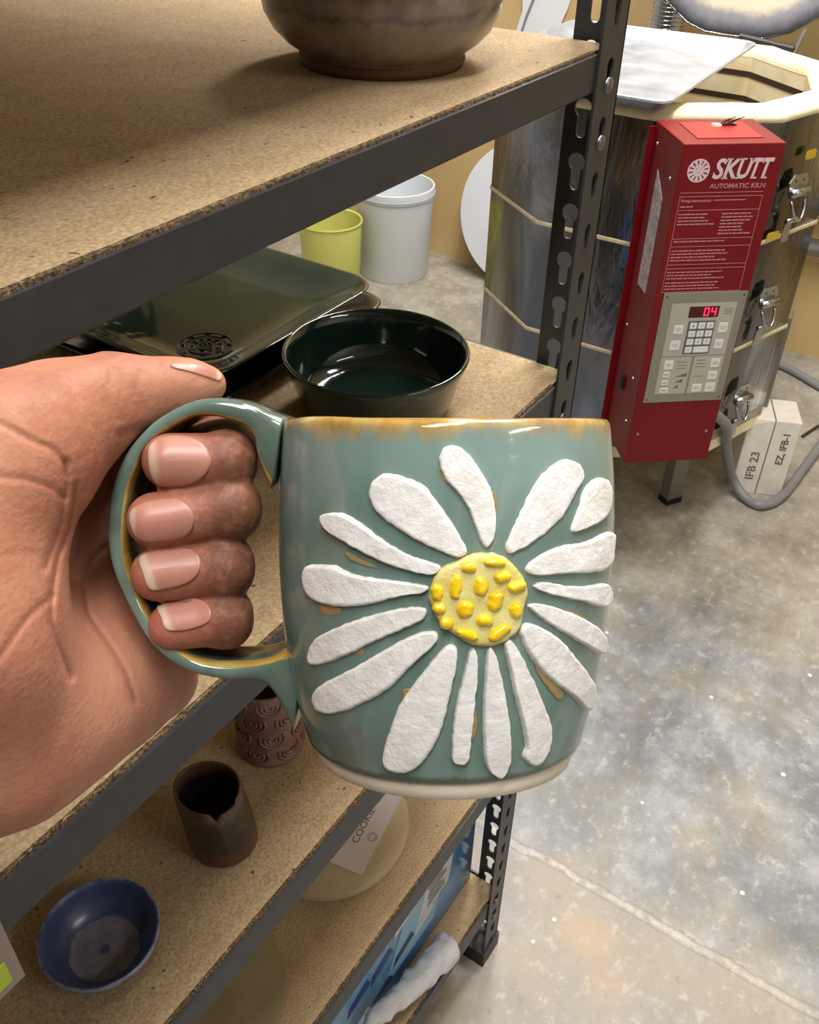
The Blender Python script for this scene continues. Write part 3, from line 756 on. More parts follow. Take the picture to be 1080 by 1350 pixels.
# thermocouple wires poking over the box top
mb = MB(); tp = FL + U * BW * .60 + Dp * .105 + Z3 * (BZ1 + .001)
for k in range(4):
    a = tp + U * (.006 * k - .008); mb.tube([a, a + Z3 * .006 + U * .004, a + Z3 * (.014 + .003 * (k % 2)) + U * (.015 + .003 * k) - Dp * .006], [.0016, .0012, .0006], 6)
mb.tube([tp - U * .012, tp + U * .012 + Z3 * .003, tp + U * .024], .002, 6)
mb.make('thermocouple_wires', M_DARK, ctl)
MB().lathe([(.0005, 0), (.010, 0), (.009, .003), (.0005, .004)], 14, tuple(tp - U * .014)).make('ceramic_bushing', M_GASK, ctl)

# --- jacket latches to the right of the box
def jacket_pt(azd, out=.004):
    az = math.radians(azd); d = np.array([math.cos(az), math.sin(az)]); b = d @ KC; t = b - math.sqrt(max(0, (R1 * .985 + out) ** 2 - (KC @ KC - b * b)))
    p = d * t; n = (p - KC) / np.linalg.norm(p - KC); return np.array([p[0], p[1], 0]), np.array([n[0], n[1], 0])
def latch(azd, z_, s=1.0):
    p, n = jacket_pt(azd); tt = np.array([-n[1], n[0], 0]); o = p + Z3 * z_
    root = MB().plate([(-.026, 0), (.026, 0), (.030, .022), (.018, .038), (-.018, .038), (-.030, .022)], [circ(-.012, .025, .003, 8), circ(.012, .025, .003, 8)], o + n * .002, tt, Z3, n, .003).make('latch', M_ZINC, kiln)
    MB().tube([o + n * .010 - tt * .026 + Z3 * .002, o + n * .012 + tt * .026 + Z3 * .002], .009, 14).make('latch_roll', M_ZINC, root, smooth=True)
    pts = [o + n * .012 + tt * (.021 * math.cos(a)) + Z3 * (-.012 + .040 * math.sin(a)) + n * .014 * (-math.sin(a)) for a in np.linspace(0, -math.pi, 17)]
    MB().tube(pts, .0033, 9).make('latch_bail', M_ZINC, root, smooth=True)
    MB().plate([(-.012, 0), (.012, 0), (.010, .05), (-.010, .05)], [], o - Z3 * .105 + n * .002, tt, Z3, n, .003).make('latch_keeper', M_ZINC, root)
    MB().tube([o - Z3 * .058 + n * .008 - tt * .014, o - Z3 * .056 + n * .012 + tt * .014], .006, 10).make('latch_hook', M_ZINC, root, smooth=True)
for z_ in (.835, .590, .345): latch(11.35, z_)
M_YEL = plain('yellow sticker', rgb(196, 166, 40), .5)
for (azd, z_) in ((11.05, .905), (11.9, .745)):
    p, n = jacket_pt(azd, .002); tt = np.array([-n[1], n[0], 0]); MB().plate(rrect(-.018, -.008, .018, .010, .006), [], p + Z3 * z_, tt, Z3, n, .0012).make('caution_sticker', M_YEL, kiln)
# outlet channel at the right, standing on the floor
p = on(2, .47, 1030, 424); az = math.radians(10.2)
d = np.array([math.cos(az), math.sin(az), 0]); tt = np.array([-d[1], d[0], 0]); o = d * 2.30 + Z3 * .10
m = MB(); m.obox(o + tt * .012, -tt, d, Z3, .036, .003, .375); m.obox(o + tt * .012, d, -tt, Z3, .05, .003, .375); m.obox(o - tt * .022, d, -tt, Z3, .05, .003, .375)
m.obox(o + tt * .012 + d * .03, -tt, d, -Z3, .036, .02, .10)
m.make('side_channel', plain('beige grey sheet steel', rgb(136, 130, 114), .5, .3), kiln)
# --- lid and hinge
lc = np.array([2.74, .795, 1.312]); tilt = math.radians(12)
ln = np.array([-math.cos(tilt), -.10, math.sin(tilt) * .6]); ln /= np.linalg.norm(ln)
lu = np.cross(Z3, ln); lu /= np.linalg.norm(lu); lv = np.cross(ln, lu)
def lidring(r, k=10): return [lc + lu * r * math.cos(2 * math.pi * (i + .5) / 40) * (1 + .012 * math.cos(10 * 2 * math.pi * (i + .5) / 40)) + lv * r * math.sin(2 * math.pi * (i + .5) / 40) * (1 + .012 * math.cos(10 * 2 * math.pi * (i + .5) / 40)) for i in range(40)]
t = NT('lid underside'); o = t.attr('ringd')
col = t.ramp(t.math('ADD', o, t.math('MULTIPLY', t.math('SUBTRACT', t.noise(40, 5, .7), .5), .10)), [(.0, rgb(236, 218, 190)), (.80, rgb(226, 210, 188)), (.86, rgb(150, 149, 156)), (.95, rgb(104, 106, 116)), (.99, rgb(84, 84, 92))])
t.bump(t.noise(140, 3), .3, .001); M_LIDM = t.set(color=col, rough=.8)
vs = []; at = []
for r in (.001, .10, .20, .24, .265, .285, .300, .315, .325, .330):
    for p in lidring(r): vs.append(p + ln * (0 if r < .32 else -(r - .32) * .6)); at.append(r / .33)
for p in lidring(.330): vs.append(p - ln * .055); at.append(1)
for p in lidring(.001): vs.append(p - ln * .055); at.append(1)
fs = [(i * 40 + k, i * 40 + (k + 1) % 40, (i + 1) * 40 + (k + 1) % 40, (i + 1) * 40 + k) for i in range(11) for k in range(40)]
lid = obj('lid', vs, fs, M_LIDM, kiln, autos=50)
A_ = lid.data.attributes.new('ringd', 'FLOAT', 'POINT'); A_.data.foreach_set('value', at)
m = MB()
A3 = [p - ln * .004 for p in lidring(.333)]; B3 = [p - ln * .052 for p in lidring(.333)]; A4 = [p - ln * .004 for p in lidring(.3295)]; B4 = [p - ln * .052 for p in lidring(.3295)]
m.add(A3 + B3 + B4 + A4, [(i * 40 + k, i * 40 + (k + 1) % 40, ((i + 1) % 4) * 40 + (k + 1) % 40, ((i + 1) % 4) * 40 + k) for i in range(4) for k in range(40)])
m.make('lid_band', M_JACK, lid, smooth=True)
hb = [on(0, 2.66, 975, 50), on(0, 2.66, 1046, 67)]
MB().tube([hb[0], hb[1]], .012, 10).make('hinge_bar', plain('dark hinge steel', rgb(44, 38, 34), .5, .5), kiln)
MB().tube([on(0, 2.66, 1040, 74), on(0, 2.67, 1048, 68), on(0, 2.69, 1063, 38)], .0055, 8).make('lid_support', M_GALV, kiln)
MB().obox(on(0, 2.60, 985, 70) - Z3 * .02, (0, -1, 0), (1, 0, 0), Z3, .14, .008, .018).make('hinge_plate', M_GALV, kiln)

# ------------------------------------------------------------------ sheet pan on the kiln
M_ALU = NT('scuffed aluminium'); a_ = M_ALU.noise(12, 6, .7); M_ALU.bump(M_ALU.noise(25, 4), .12, .003)
M_ALU = M_ALU.set(color=M_ALU.ramp(a_, [(.3, rgb(150, 156, 166)), (.7, rgb(180, 186, 196))]), metal=.5, rough=M_ALU.ramp(a_, [(.3, (.28,) * 3), (.7, (.48,) * 3)]))
tc = [on(2, 1.028, *p) for p in ((990, 62), (880, 136))]
tr = tc[0]; tf = tc[1]; uu = (tr - tf); Lr = .640; uu = uu / np.linalg.norm(uu); vv = np.array([-uu[1], uu[0], 0]); 
o0 = tf
vs = []; fs = []
lev = [(.030, 0.0018), (.026, 0), (.020, -.0), (.006, .018), (.0045, .0245), (0, .0262), (-.0035, .0250), (-.0042, .021), (-.001, .0205), (.003, .0225), (.0045, .0180), (.020, -.0022), (.028, -.0025)]
lev = [(.026, .0018), (.020, .003), (.0045, .022), (.0025, .0250), (0, .0262), (-.0030, .0250), (-.0038, .021), (-.0012, .0205), (.0015, .0220), (.0030, .0200), (.0190, .0008), (.026, -.0004)]
for (ins, z) in lev:
    L = rrect(ins, ins, Lr - ins, .455 - ins, max(.03 - ins * .3, .01), 6); n = len(L)
    vs += [o0 + uu * p[0] + vv * p[1] + Z3 * (z - .0235) for p in L]
for i in range(len(lev) - 1):
    for k in range(n): fs.append((i * n + k, i * n + (k + 1) % n, (i + 1) * n + (k + 1) % n, (i + 1) * n + k))
fs += [tuple(range(n)), tuple(range((len(lev) - 1) * n, len(lev) * n))[::-1]]
tray = obj('sheet_pan', vs, fs, M_ALU, None, autos=40)
tag(tray, 'aluminium sheet pan lying across the open top of the kiln', 'tray')

# ------------------------------------------------------------------ bricks beside the kiln
M_IFB = NT('white insulating brick'); M_IFB.bump(M_IFB.noise(300, 3), .3, .001); M_IFB = M_IFB.set(color=M_IFB.ramp(M_IFB.noise(40, 4), [(.3, rgb(222, 214, 202)), (.7, rgb(236, 230, 220))]), rough=.95)
w_ = np.array([.40, -.917, 0]); w_ /= np.linalg.norm(w_); d_ = np.array([.917, .40, 0])
d_ = np.array([-w_[1], w_[0], 0]); 
p0 = np.array([2.217, .341, 0])
bw, bd, bhh = .0625, .112, .228
b2 = MB().obox(p0, w_, d_, Z3, bw, bd, bhh).make('firebrick', M_IFB, None, bevel=.002)
tag(b2, 'white firebrick standing on end, the right one of the pair beside the kiln', 'brick', 'firebricks standing beside the kiln')
q0 = p0 - w_ * (bw + .003)
ch = MB(); a = q0; poly = [(0, 0), (bw, 0), (bw, bd), (.006, bd), (0, bd - .004)]
lo = [(0, 0), (bw, 0), (bw, bd), (0, bd)]
top_ = [(.018, .004), (bw, 0), (bw, bd), (.010, bd)]
mid = [(0, 0), (bw, 0), (bw, bd), (0, bd)]
vs = [q0 + w_ * x + d_ * y for x, y in lo] + [q0 + w_ * x + d_ * y + Z3 * (bhh - .02) for x, y in mid] + [q0 + w_ * x + d_ * y + Z3 * bhh for x, y in top_]
fs = [(3, 2, 1, 0)] + [(i, (i + 1) % 4, 4 + (i + 1) % 4, 4 + i) for i in range(4)] + [(4 + i, 4 + (i + 1) % 4, 8 + (i + 1) % 4, 8 + i) for i in range(4)] + [(8, 9, 10, 11)]
b1 = obj('firebrick', vs, fs, M_IFB, None); bm_ = b1.modifiers.new('bevel', 'BEVEL'); bm_.width = .002; bm_.segments = 2
tag(b1, 'white firebrick standing on end with a chipped corner, nearer the kiln', 'brick', 'firebricks standing beside the kiln')
mb = MB(); add_text(mb, 'IFB 23', q0 - d_ * .0003 + w_ * .048 + Z3 * .045, Z3, -w_, -d_, .02, th=.0004, fit=(.085, .022), offset=.0004)
mb.make('stamp', plain('grey ink', rgb(120, 116, 108), .9), b1)
mb = MB(); add_text(mb, 'EZ, IFB-1', p0 - d_ * .0003 + w_ * .046 + Z3 * .100, Z3, -w_, -d_, .02, th=.0004, fit=(.092, .021), offset=.0004)
mb.make('stamp', plain('grey ink', rgb(96, 92, 86), .9), b2)

# ------------------------------------------------------------------ power cord
def smooth_path(pts, n=10):
    P = [np.asarray(p, float) for p in pts]; P = [2 * P[0] - P[1]] + P + [2 * P[-1] - P[-2]]; out = []
    for i in range(1, len(P) - 2):
        for k in range(n):
            t = k / n; a, b, c, d = P[i - 1], P[i], P[i + 1], P[i + 2]
            out.append(.5 * ((2 * b) + (-a + c) * t + (2 * a - 5 * b + 4 * c - d) * t * t + (-a + 3 * b - 3 * c + d) * t ** 3))
    out.append(P[-2]); return out
g = lambda x, y, z: on(2, z, x, y)
cord = [bp(BW - .02, .42) + Dp * .08, bp(BW + .012, .41) + Dp * .07, g(957, 560, .30), g(958, 590, .19), g(965, 628, .06), g(982, 655, .016), g(1003, 666, .013), g(1030, 655, .013), g(1060, 617, .013), g(1090, 575, .013), g(1110, 545, .013), g(1095, 520, .013), g(1065, 500, .013), g(1040, 486, .013), g(1020, 478, .013), g(1000, 470, .013)]
co = MB().tube(smooth_path(cord), .0125, 14).make('power_cord', plain('grey rubber cable', rgb(128, 128, 130), .45), None, smooth=True)
tag(co, 'thick grey power cord looping over the floor from the red control box', 'cord')
cord2 = [g(1058, 575, .006), g(1085, 558, .006), g(1120, 540, .006), g(1180, 520, .006)]
co = MB().tube(smooth_path(cord2), .004, 8).make('thin_cable', plain('dark cable', rgb(50, 48, 46), .5), None, smooth=True)
tag(co, 'thin dark cable on the floor just right of the white bricks', 'cable')

# ------------------------------------------------------------------ against the back wall
W = lambda x, y, v=3.1: on(0, v, x, y)
def wallpoly(name, pts, mat, v, th, parent=None):
    P = [W(x, y, v) for x, y in pts]; return MB().hexa(P, [p + np.array([-th, 0, 0]) for p in P]).make(name, mat, parent)
pt = wallpoly('wall_patch', [(690, -60), (757, -60), (755, -5), (750, 10), (741, 30), (742, 52), (745, 110), (672, 110), (682, 40), (690, 14)], M_WHITE, 3.098, .006)
tag(pt, 'white smeared plaster patch on the tan wall above the shelving, left of the steel post', 'wall patch')
P = [W(707, -10, 3.088), W(694, 22, 3.088), W(682, 60, 3.088), W(674, 100, 3.088)]
MB().tube(P, .004, 6).make('pencil_line', plain('blue grey line', rgb(132, 138, 150), .7), pt)
# flexible aluminium duct
m = MB(); cx, cy = 2.93, on(0, 2.93, 890, 20)[1] + .02; prof = []
zz = .80
while zz < 1.30:
    prof += [(.052, zz), (.058, zz + .005), (.052, zz + .010)]; zz += .011
dct = m.lathe(prof, 32, (cx, cy, 0)).make('flexible_duct', plain('bright foil', rgb(210, 212, 214), .25, .95), None, smooth=False)
bv = m
tag(dct, 'corrugated foil duct rising behind the sheet pan against the wall', 'duct')
tail = [np.array([cx, cy, .82]), np.array([cx + .02, cy + .02, .6]), np.array([cx + .03, cy - .03, .3]), np.array([cx - .05, cy - .02, .12])]
pp = smooth_path(tail, 22); MB().tube(pp, [.052 + .005 * (i % 2) for i in range(len(pp))], 20).make('duct_tail', plain('bright foil', rgb(210, 212, 214), .25, .95), dct)
# round white kiln shelf disc leaning on the wall
t2 = math.radians(8); m = MB()
dc = np.array([3.02, 1.500, .262]); rn_ = np.array([-math.cos(t2), 0, math.sin(t2)]); ru = np.array([0, 1, 0]); rv = np.cross(rn_, ru)
L = [dc + ru * .258 * math.cos(a) + rv * .258 * math.sin(a) for a in np.linspace(0, 2 * math.pi, 73)[:-1]]
o = m.hexa(L, [p + rn_ * .022 for p in L]).make('kiln_shelf_disc', plain('white kiln wash', rgb(226, 230, 238), .7), None, autos=50, bevel=.003)
tag(o, 'large round white disc leaning against the wall left of the kiln', 'disc')
# white bucket and yellow tub
cbk = (2.85, 1.952, 0); bk = tag(empty('white_bucket', cbk), 'white plastic bucket on the floor by the wall, seen below the top shelf', 'bucket')
MB().lathe([(.001, .0), (.125, .0), (.128, .004), (.142, .30), (.146, .31), (.146, .335), (.143, .337), (.139, .335), (.124, .012), (.001, .01)], 56, cbk).make('body', plain('white plastic', rgb(226, 232, 236), .4), bk, autos=40)
MB().lathe([(.1455, .300), (.1490, .302), (.1490, .312), (.1455, .314)], 56, cbk, close=True).make('rim_band', plain('grey band', rgb(168, 172, 180), .4), bk)
cyb = (2.60, 2.06, 0); yt = tag(empty('yellow_tub', cyb), 'yellow plastic tub on the floor in front of the white bucket', 'tub')
MB().lathe([(.001, .0), (.10, .0), (.103, .004), (.112, .245), (.117, .250), (.115, .256), (.109, .252), (.100, .01), (.001, .008)], 48, cyb).make('body', plain('yellow green plastic', rgb(208, 206, 112), .45), yt, autos=40)
# conduit pipes low on the wall to the right
for k, (ya, yb_) in enumerate(((258, 268), (308, 318))):
    a = W(1046, ya, 3.04); b = W(1110, yb_ + 6, 3.04)
    a[1] = 1.0; b[1] = -.6; zc_ = W(1060, (ya + 12 + (3 if k else 0)), 3.04)[2]; a[2] = b[2] = zc_; a[0] = b[0] = 3.04
    o = MB().tube([a, b], .026 if k else .022, 20).make('conduit_pipe', M_ZINC, None, smooth=True)
    tag(o, ['upper bright metal pipe along the wall behind the kiln at the right', 'lower bright metal pipe along the wall behind the kiln at the right'][k], 'pipe', 'wall pipes right of the kiln')

# ================================================================== the daisy mug
MD = .268
uc = np.array([(588 - 540) / F, (551 - 675) / F, 1.0]); uc /= np.linalg.norm(uc)
up_c = np.array([0, -1, 0.]); zc = up_c - uc * (up_c @ uc); zc /= np.linalg.norm(zc)
roll = math.radians(-.3)
xc = np.cross(zc, uc) * -1; xc = np.cross(uc, zc)
if xc[0] < 0: xc = -xc
xc, zc = xc * math.cos(roll) + zc * math.sin(roll), zc * math.cos(roll) - xc * math.sin(roll)
yc = uc
O_rim_c = uc * MD
# silhouettes -> profile
def closest(px, py):
    r = np.array([(px - 540) / F, (py - 675) / F, 1.0]); r /= np.linalg.norm(r)
    n = np.cross(r, zc); rad = abs((O_rim_c) @ n) / np.linalg.norm(n)
    # closest approach height on the axis
    A = np.array([r, -zc]).T; t = np.linalg.lstsq(A, O_rim_c, rcond=None)[0]
    return rad, t[1]
RS = [(806, 556), (811, 600), (813.5, 650), (812, 700), (809, 760), (804, 820), (796, 875), (788, 915), (777, 955), (765, 988), (757, 1003)]
LS = [(367, 556), (363, 566), (357, 650), (369, 760), (375, 844), (386, 955), (409, 1001)]
pr_pts = sorted([closest(*p)[::-1] for p in RS], reverse=True)
PZ = np.array([p[0] for p in pr_pts])[::-1]; PR = np.array([p[1] for p in pr_pts])[::-1]
for k in range(3):
    PR[1:-1] = (PR[:-2] + 2 * PR[1:-1] + PR[2:]) / 4
ZG = PZ[0]                           # lower end of the glaze (relative to rim plane, negative)
RG = PR[0]
def Rz(z):
    return float(np.interp(z, PZ, PR))
MHT = None
# base height from the lowest front point of the foot
RG = .0394; rf = RG - .0016
r = np.array([(590 - 540) / F, (1059 - 675) / F, 1.0]); r /= np.linalg.norm(r)
A = O_rim_c; rx, ry, rz = r @ xc, r @ yc, r @ zc; ox, oy, oz = -(A @ xc), -(A @ yc), -(A @ zc)
a2 = rx * rx + ry * ry; b2_ = ox * rx + oy * ry; c2_ = ox * ox + oy * oy - (rf - .001) ** 2
tt_ = (-b2_ - math.sqrt(b2_ * b2_ - a2 * c2_)) / a2; ZBASE = oz + rz * tt_
print('mug', 'R', PR.round(4), 'Z', PZ.round(4), 'base', round(ZBASE, 4), 'glaze end', round(ZG, 4))
def frontz(px, py, rad):
    r = np.array([(px - 540) / F, (py - 675) / F, 1.0]); r /= np.linalg.norm(r)
    rx, ry, rz = r @ xc, r @ yc, r @ zc; a2 = rx * rx + ry * ry; b2 = ox * rx + oy * ry; c2 = ox * ox + oy * oy - rad * rad
    return oz + rz * (-b2 - math.sqrt(b2 * b2 - a2 * c2)) / a2
ZG2 = frontz(590, 1033, RG); print('glaze end by the front', ZG2)
ZG = ZG2; ZBASE = frontz(590, 1058, rf - .001)
k_ = PZ > ZG + .004; PR = np.append([RG], PR[k_]); PZ = np.append([ZG], PZ[k_])
zq = np.linspace(PZ[0], PZ[-1], 40); rq = np.interp(zq, PZ, PR)
for k_ in range(30): rq[1:-1] = (rq[:-2] + 2 * rq[1:-1] + rq[2:]) / 4
PZ, PR = zq, rq
HM = -ZBASE
base_c = O_rim_c + zc * ZBASE
Rw = M @ np.array([xc, yc, zc]).T
ow = c2w(base_c)
MUGM = Matrix([[Rw[i, 0], Rw[i, 1], Rw[i, 2], ow[i]] for i in range(3)] + [[0, 0, 0, 1]])
mug = tag(empty('mug', mw=MUGM), 'sage green glazed mug with a big white raised daisy, held up by its handle', 'mug')
def surfR(zl):                        # zl measured from the base
    return Rz(zl - HM)
def c2m(c):                            # camera coords -> mug coords
    d = np.asarray(c) - base_c; return np.array([d @ xc, d @ yc, d @ zc])
Oc = c2m(np.zeros(3))
def mray(px, py):
    r = np.array([(px - 540) / F, (py - 675) / F, 1.0]); return np.array([r @ xc, r @ yc, r @ zc])
def onmug(px, py):
    d = mray(px, py); d /= np.linalg.norm(d); prev = None
    A2 = d[0] ** 2 + d[1] ** 2; B2 = Oc[0] * d[0] + Oc[1] * d[1]; C2 = Oc[0] ** 2 + Oc[1] ** 2 - (PR.max() + .0005) ** 2
    t = (-B2 - math.sqrt(max(0, B2 * B2 - A2 * C2))) / A2; t1_ = (-B2 + math.sqrt(max(0, B2 * B2 - A2 * C2))) / A2
    while t < t1_:
        p = Oc + d * t; f = math.hypot(p[0], p[1]) - surfR(min(max(p[2], .004), HM))
        if f < 0:
            lo, hi = t - .001, t
            for _ in range(14):
                m_ = (lo + hi) / 2; p = Oc + d * m_
                if math.hypot(p[0], p[1]) - surfR(min(max(p[2], .004), HM)) < 0: hi = m_
                else: lo = m_
            break
        prev = f; t += .001
    else:
        # silhouette miss: nearest approach
        A_ = d[:2]; t = -(Oc[:2] @ A_) / (A_ @ A_); p = Oc + d * t
        k = surfR(p[2]) / math.hypot(p[0], p[1]); p = np.array([p[0] * k, p[1] * k, p[2]])
    n = np.array([p[0], p[1], 0]); n /= np.linalg.norm(n); return p, n

# glaze material
t = NT('sage green mug glaze'); o = t.xyz()
drip = t.noise(120, 4, .7, t.mapping((1, 1, .16)))
soft = t.noise(22, 4, .6, t.mapping((1, 1, .55)), 1.2)
base = t.ramp(soft, [(.28, rgb(90, 112, 104)), (.5, rgb(104, 127, 119)), (.72, rgb(130, 151, 144))])
ztop = t.math('SUBTRACT', HM, o[2])
zt2 = t.math('ADD', ztop, t.math('MULTIPLY', t.math('SUBTRACT', drip, .5), .012))
pale = t.math('MULTIPLY', t.mask(zt2, .030, .006), .5)
base = t.mix(pale, base, rgb(140, 164, 158))
gold = t.ramp(t.noise(60, 4, .7, t.mapping((1, 1, .3))), [(.3, rgb(132, 92, 44)), (.5, rgb(172, 138, 70)), (.72, rgb(188, 172, 118))])
red = t.mask(t.noise(34, 3), .55, .68)
gold = t.mix(t.math('MULTIPLY', red, .5), gold, rgb(136, 74, 52))
base = t.mix(t.mask(zt2, .0062, .0002), base, gold)
# brownish worn patch low at the left and thin dark line where the glaze ends
zlow = t.mask(t.math('ADD', o[2], t.math('MULTIPLY', t.math('SUBTRACT', drip, .5), .004)), ZG - ZBASE + .0022, ZG - ZBASE + .0004)
base = t.mix(t.math('MULTIPLY', zlow, .75), base, rgb(70, 74, 56))
pb = onmug(462, 985)[0]
dx = t.math('SUBTRACT', o[0], float(pb[0])); dz = t.math('SUBTRACT', o[2], float(pb[2]))
dd = t.math('SQRT', t.math('ADD', t.math('MULTIPLY', dx, dx), t.math('MULTIPLY', dz, dz)))
dd = t.math('ADD', dd, t.math('MULTIPLY', t.math('SUBTRACT', drip, .5), .010))
base = t.mix(t.math('MULTIPLY', t.mask(dd, .011, .003), .5), base, rgb(116, 104, 96))
t.bump(t.math('ADD', t.noise(40, 3), t.math('MULTIPLY', t.noise(160, 3), .25)), .22, .0016)
M_GLZ = t.set(color=base, rough=.10, coat=.25, coatr=.04, ior=1.5)
M_FOOT = NT('bare cream clay'); M_FOOT.bump(M_FOOT.noise(700, 3), .25, .0004); M_FOOT = M_FOOT.set(color=M_FOOT.ramp(M_FOOT.noise(80, 4), [(.3, rgb(214, 202, 182)), (.7, rgb(228, 218, 200))]), rough=.85)

prof = []
z0g = ZG - ZBASE
prof.append((rf - .001, z0g - .0014))
prof.append((RG - .0006, z0g - .0006))
for z in np.linspace(z0g + .0004, HM - .0022, 60): prof.append((surfR(z), z))
rt = surfR(HM)
prof += [(rt - .0002, HM - .0012), (rt - .0009, HM - .0003), (rt - .0019, HM), (rt - .0029, HM - .0004), (rt - .0036, HM - .0016)]
for z in np.linspace(HM - .004, .010, 30): prof.append((surfR(z) - .0040, z))
prof += [(surfR(.008) - .008, .0065), (.02, .0055), (.0008, .0055)]
nseg = 160
vs = []; fs = []
for (r_, z) in prof:
    for k in range(nseg):
        a = 2 * math.pi * k / nseg
        q = noise.noise(Vector((r_ * math.cos(a) * 28, r_ * math.sin(a) * 28, z * 20)))
        wv = .0006 * math.sin(a + 2.2) if z > HM - .006 else 0
        top = .0005 * noise.noise(Vector((math.cos(a) * 2.2, math.sin(a) * 2.2, 5))) if z > HM - .01 else 0
        vs.append(((r_ + q * .0009) * math.cos(a), (r_ + q * .0009) * math.sin(a), z + top))
for i in range(len(prof) - 1):
    for k in range(nseg): fs.append((i * nseg + k, i * nseg + (k + 1) % nseg, (i + 1) * nseg + (k + 1) % nseg, (i + 1) * nseg + k))
fs += [tuple(range((len(prof) - 1) * nseg, len(prof) * nseg))]
obj('body', vs, fs, M_GLZ, mug, smooth=True, mw=MUGM)
m = MB()
m.lathe([(.0008, .0012), (rf - .008, .001), (rf - .007, 0), (rf - .0026, 0), (rf - .0014, .0006), (rf - .0006, (z0g) * .5), (rf - .0002, z0g - .0008), (rf - .0035, z0g + .0005), (.0008, z0g)], 128)
m.make('foot', M_FOOT, mug, mw=MUGM, autos=60)

# raised slip patches projected on a surface
def resample(P, n):
    P = [np.array(p, float) for p in P]
    # closed Catmull-Rom
    out = []; m_ = len(P)
    for i in range(m_):
        a, b, c, d = P[i - 1], P[i], P[(i + 1) % m_], P[(i + 2) % m_]
        for k in range(8):
            t = k / 8; out.append(.5 * ((2 * b) + (-a + c) * t + (2 * a - 5 * b + 4 * c - d) * t * t + (-a + 3 * b - 3 * c + d) * t ** 3))
    L = [0]
    for i in range(1, len(out) + 1): L.append(L[-1] + np.linalg.norm(out[i % len(out)] - out[i - 1]))
    res = []
    for k in range(n):
        s = L[-1] * k / n; i = max(j for j in range(len(L)) if L[j] <= s); i = min(i, len(out) - 1)
        f = (s - L[i]) / max(1e-9, L[i + 1] - L[i]); res.append(out[i] * (1 - f) + out[(i + 1) % len(out)] * f)
    return res
def relief(name, outline, proj, h, mat, parent, n=90, rings=(0, .04, .09, .16, .26, .4, .58, .78, 1), edge=.18, base=-.0004, nz=.0, nsc=300, rough=.6, mw=None, jag=.6, smooth=True):
    Q = resample(outline, n); C = np.mean(Q, 0)
    D = np.array(Q) - C; _, _, V = np.linalg.svd(D); ax = V[0]; pj = D @ ax; wd = np.abs(D @ V[1]).max()
    lo, hi = pj.min() + wd * .75, pj.max() - wd * .75
    if lo > hi: lo = hi = (lo + hi) / 2
    vs = []; fs = []
    for ri, t in enumerate(rings):
        for i, q in enumerate(Q):
            jq = q + np.array([noise.noise(Vector((q[0] * .13, q[1] * .13, 1))), noise.noise(Vector((q[0] * .13, q[1] * .13, 7)))]) * jag * 2.2
            tgt = C + ax * min(max((q - C) @ ax, lo), hi)
            p2 = jq * (1 - t) + tgt * t
            p, nr = proj(*p2)
            e = min(1, t / edge); hh = base + (h - base) * math.sqrt(max(0, 1 - (1 - e) ** 2))
            if ri > 1: hh += nz * (noise.noise(Vector(p) * nsc) + .6 * noise.noise(Vector(p) * nsc * 2.3))
            vs.append(tuple(np.asarray(p) + np.asarray(nr) * hh))
    m_ = len(rings)
    for i in range(m_ - 1):
        for k in range(n): fs.append((i * n + k, i * n + (k + 1) % n, (i + 1) * n + (k + 1) % n, (i + 1) * n + k))
    o = obj(name, vs, fs, mat, parent, smooth=smooth, mw=mw)
    bm = bmesh.new(); bm.from_mesh(o.data); bmesh.ops.remove_doubles(bm, verts=bm.verts, dist=2e-5)
    bmesh.ops.recalc_face_normals(bm, faces=bm.faces)
    bm.normal_update(); c = sum((f.normal * f.calc_area() for f in bm.faces), Vector()); q = Vector(proj(*C)[1])
    if c.dot(q) < 0: bmesh.ops.reverse_faces(bm, faces=bm.faces)
    bm.to_mesh(o.data); bm.free(); o.data.polygons.foreach_set('use_smooth', [smooth] * len(o.data.polygons))
    return o
c6 = lambda P: [(340 + x / 2.16, 520 + y / 2.16) for x, y in P]
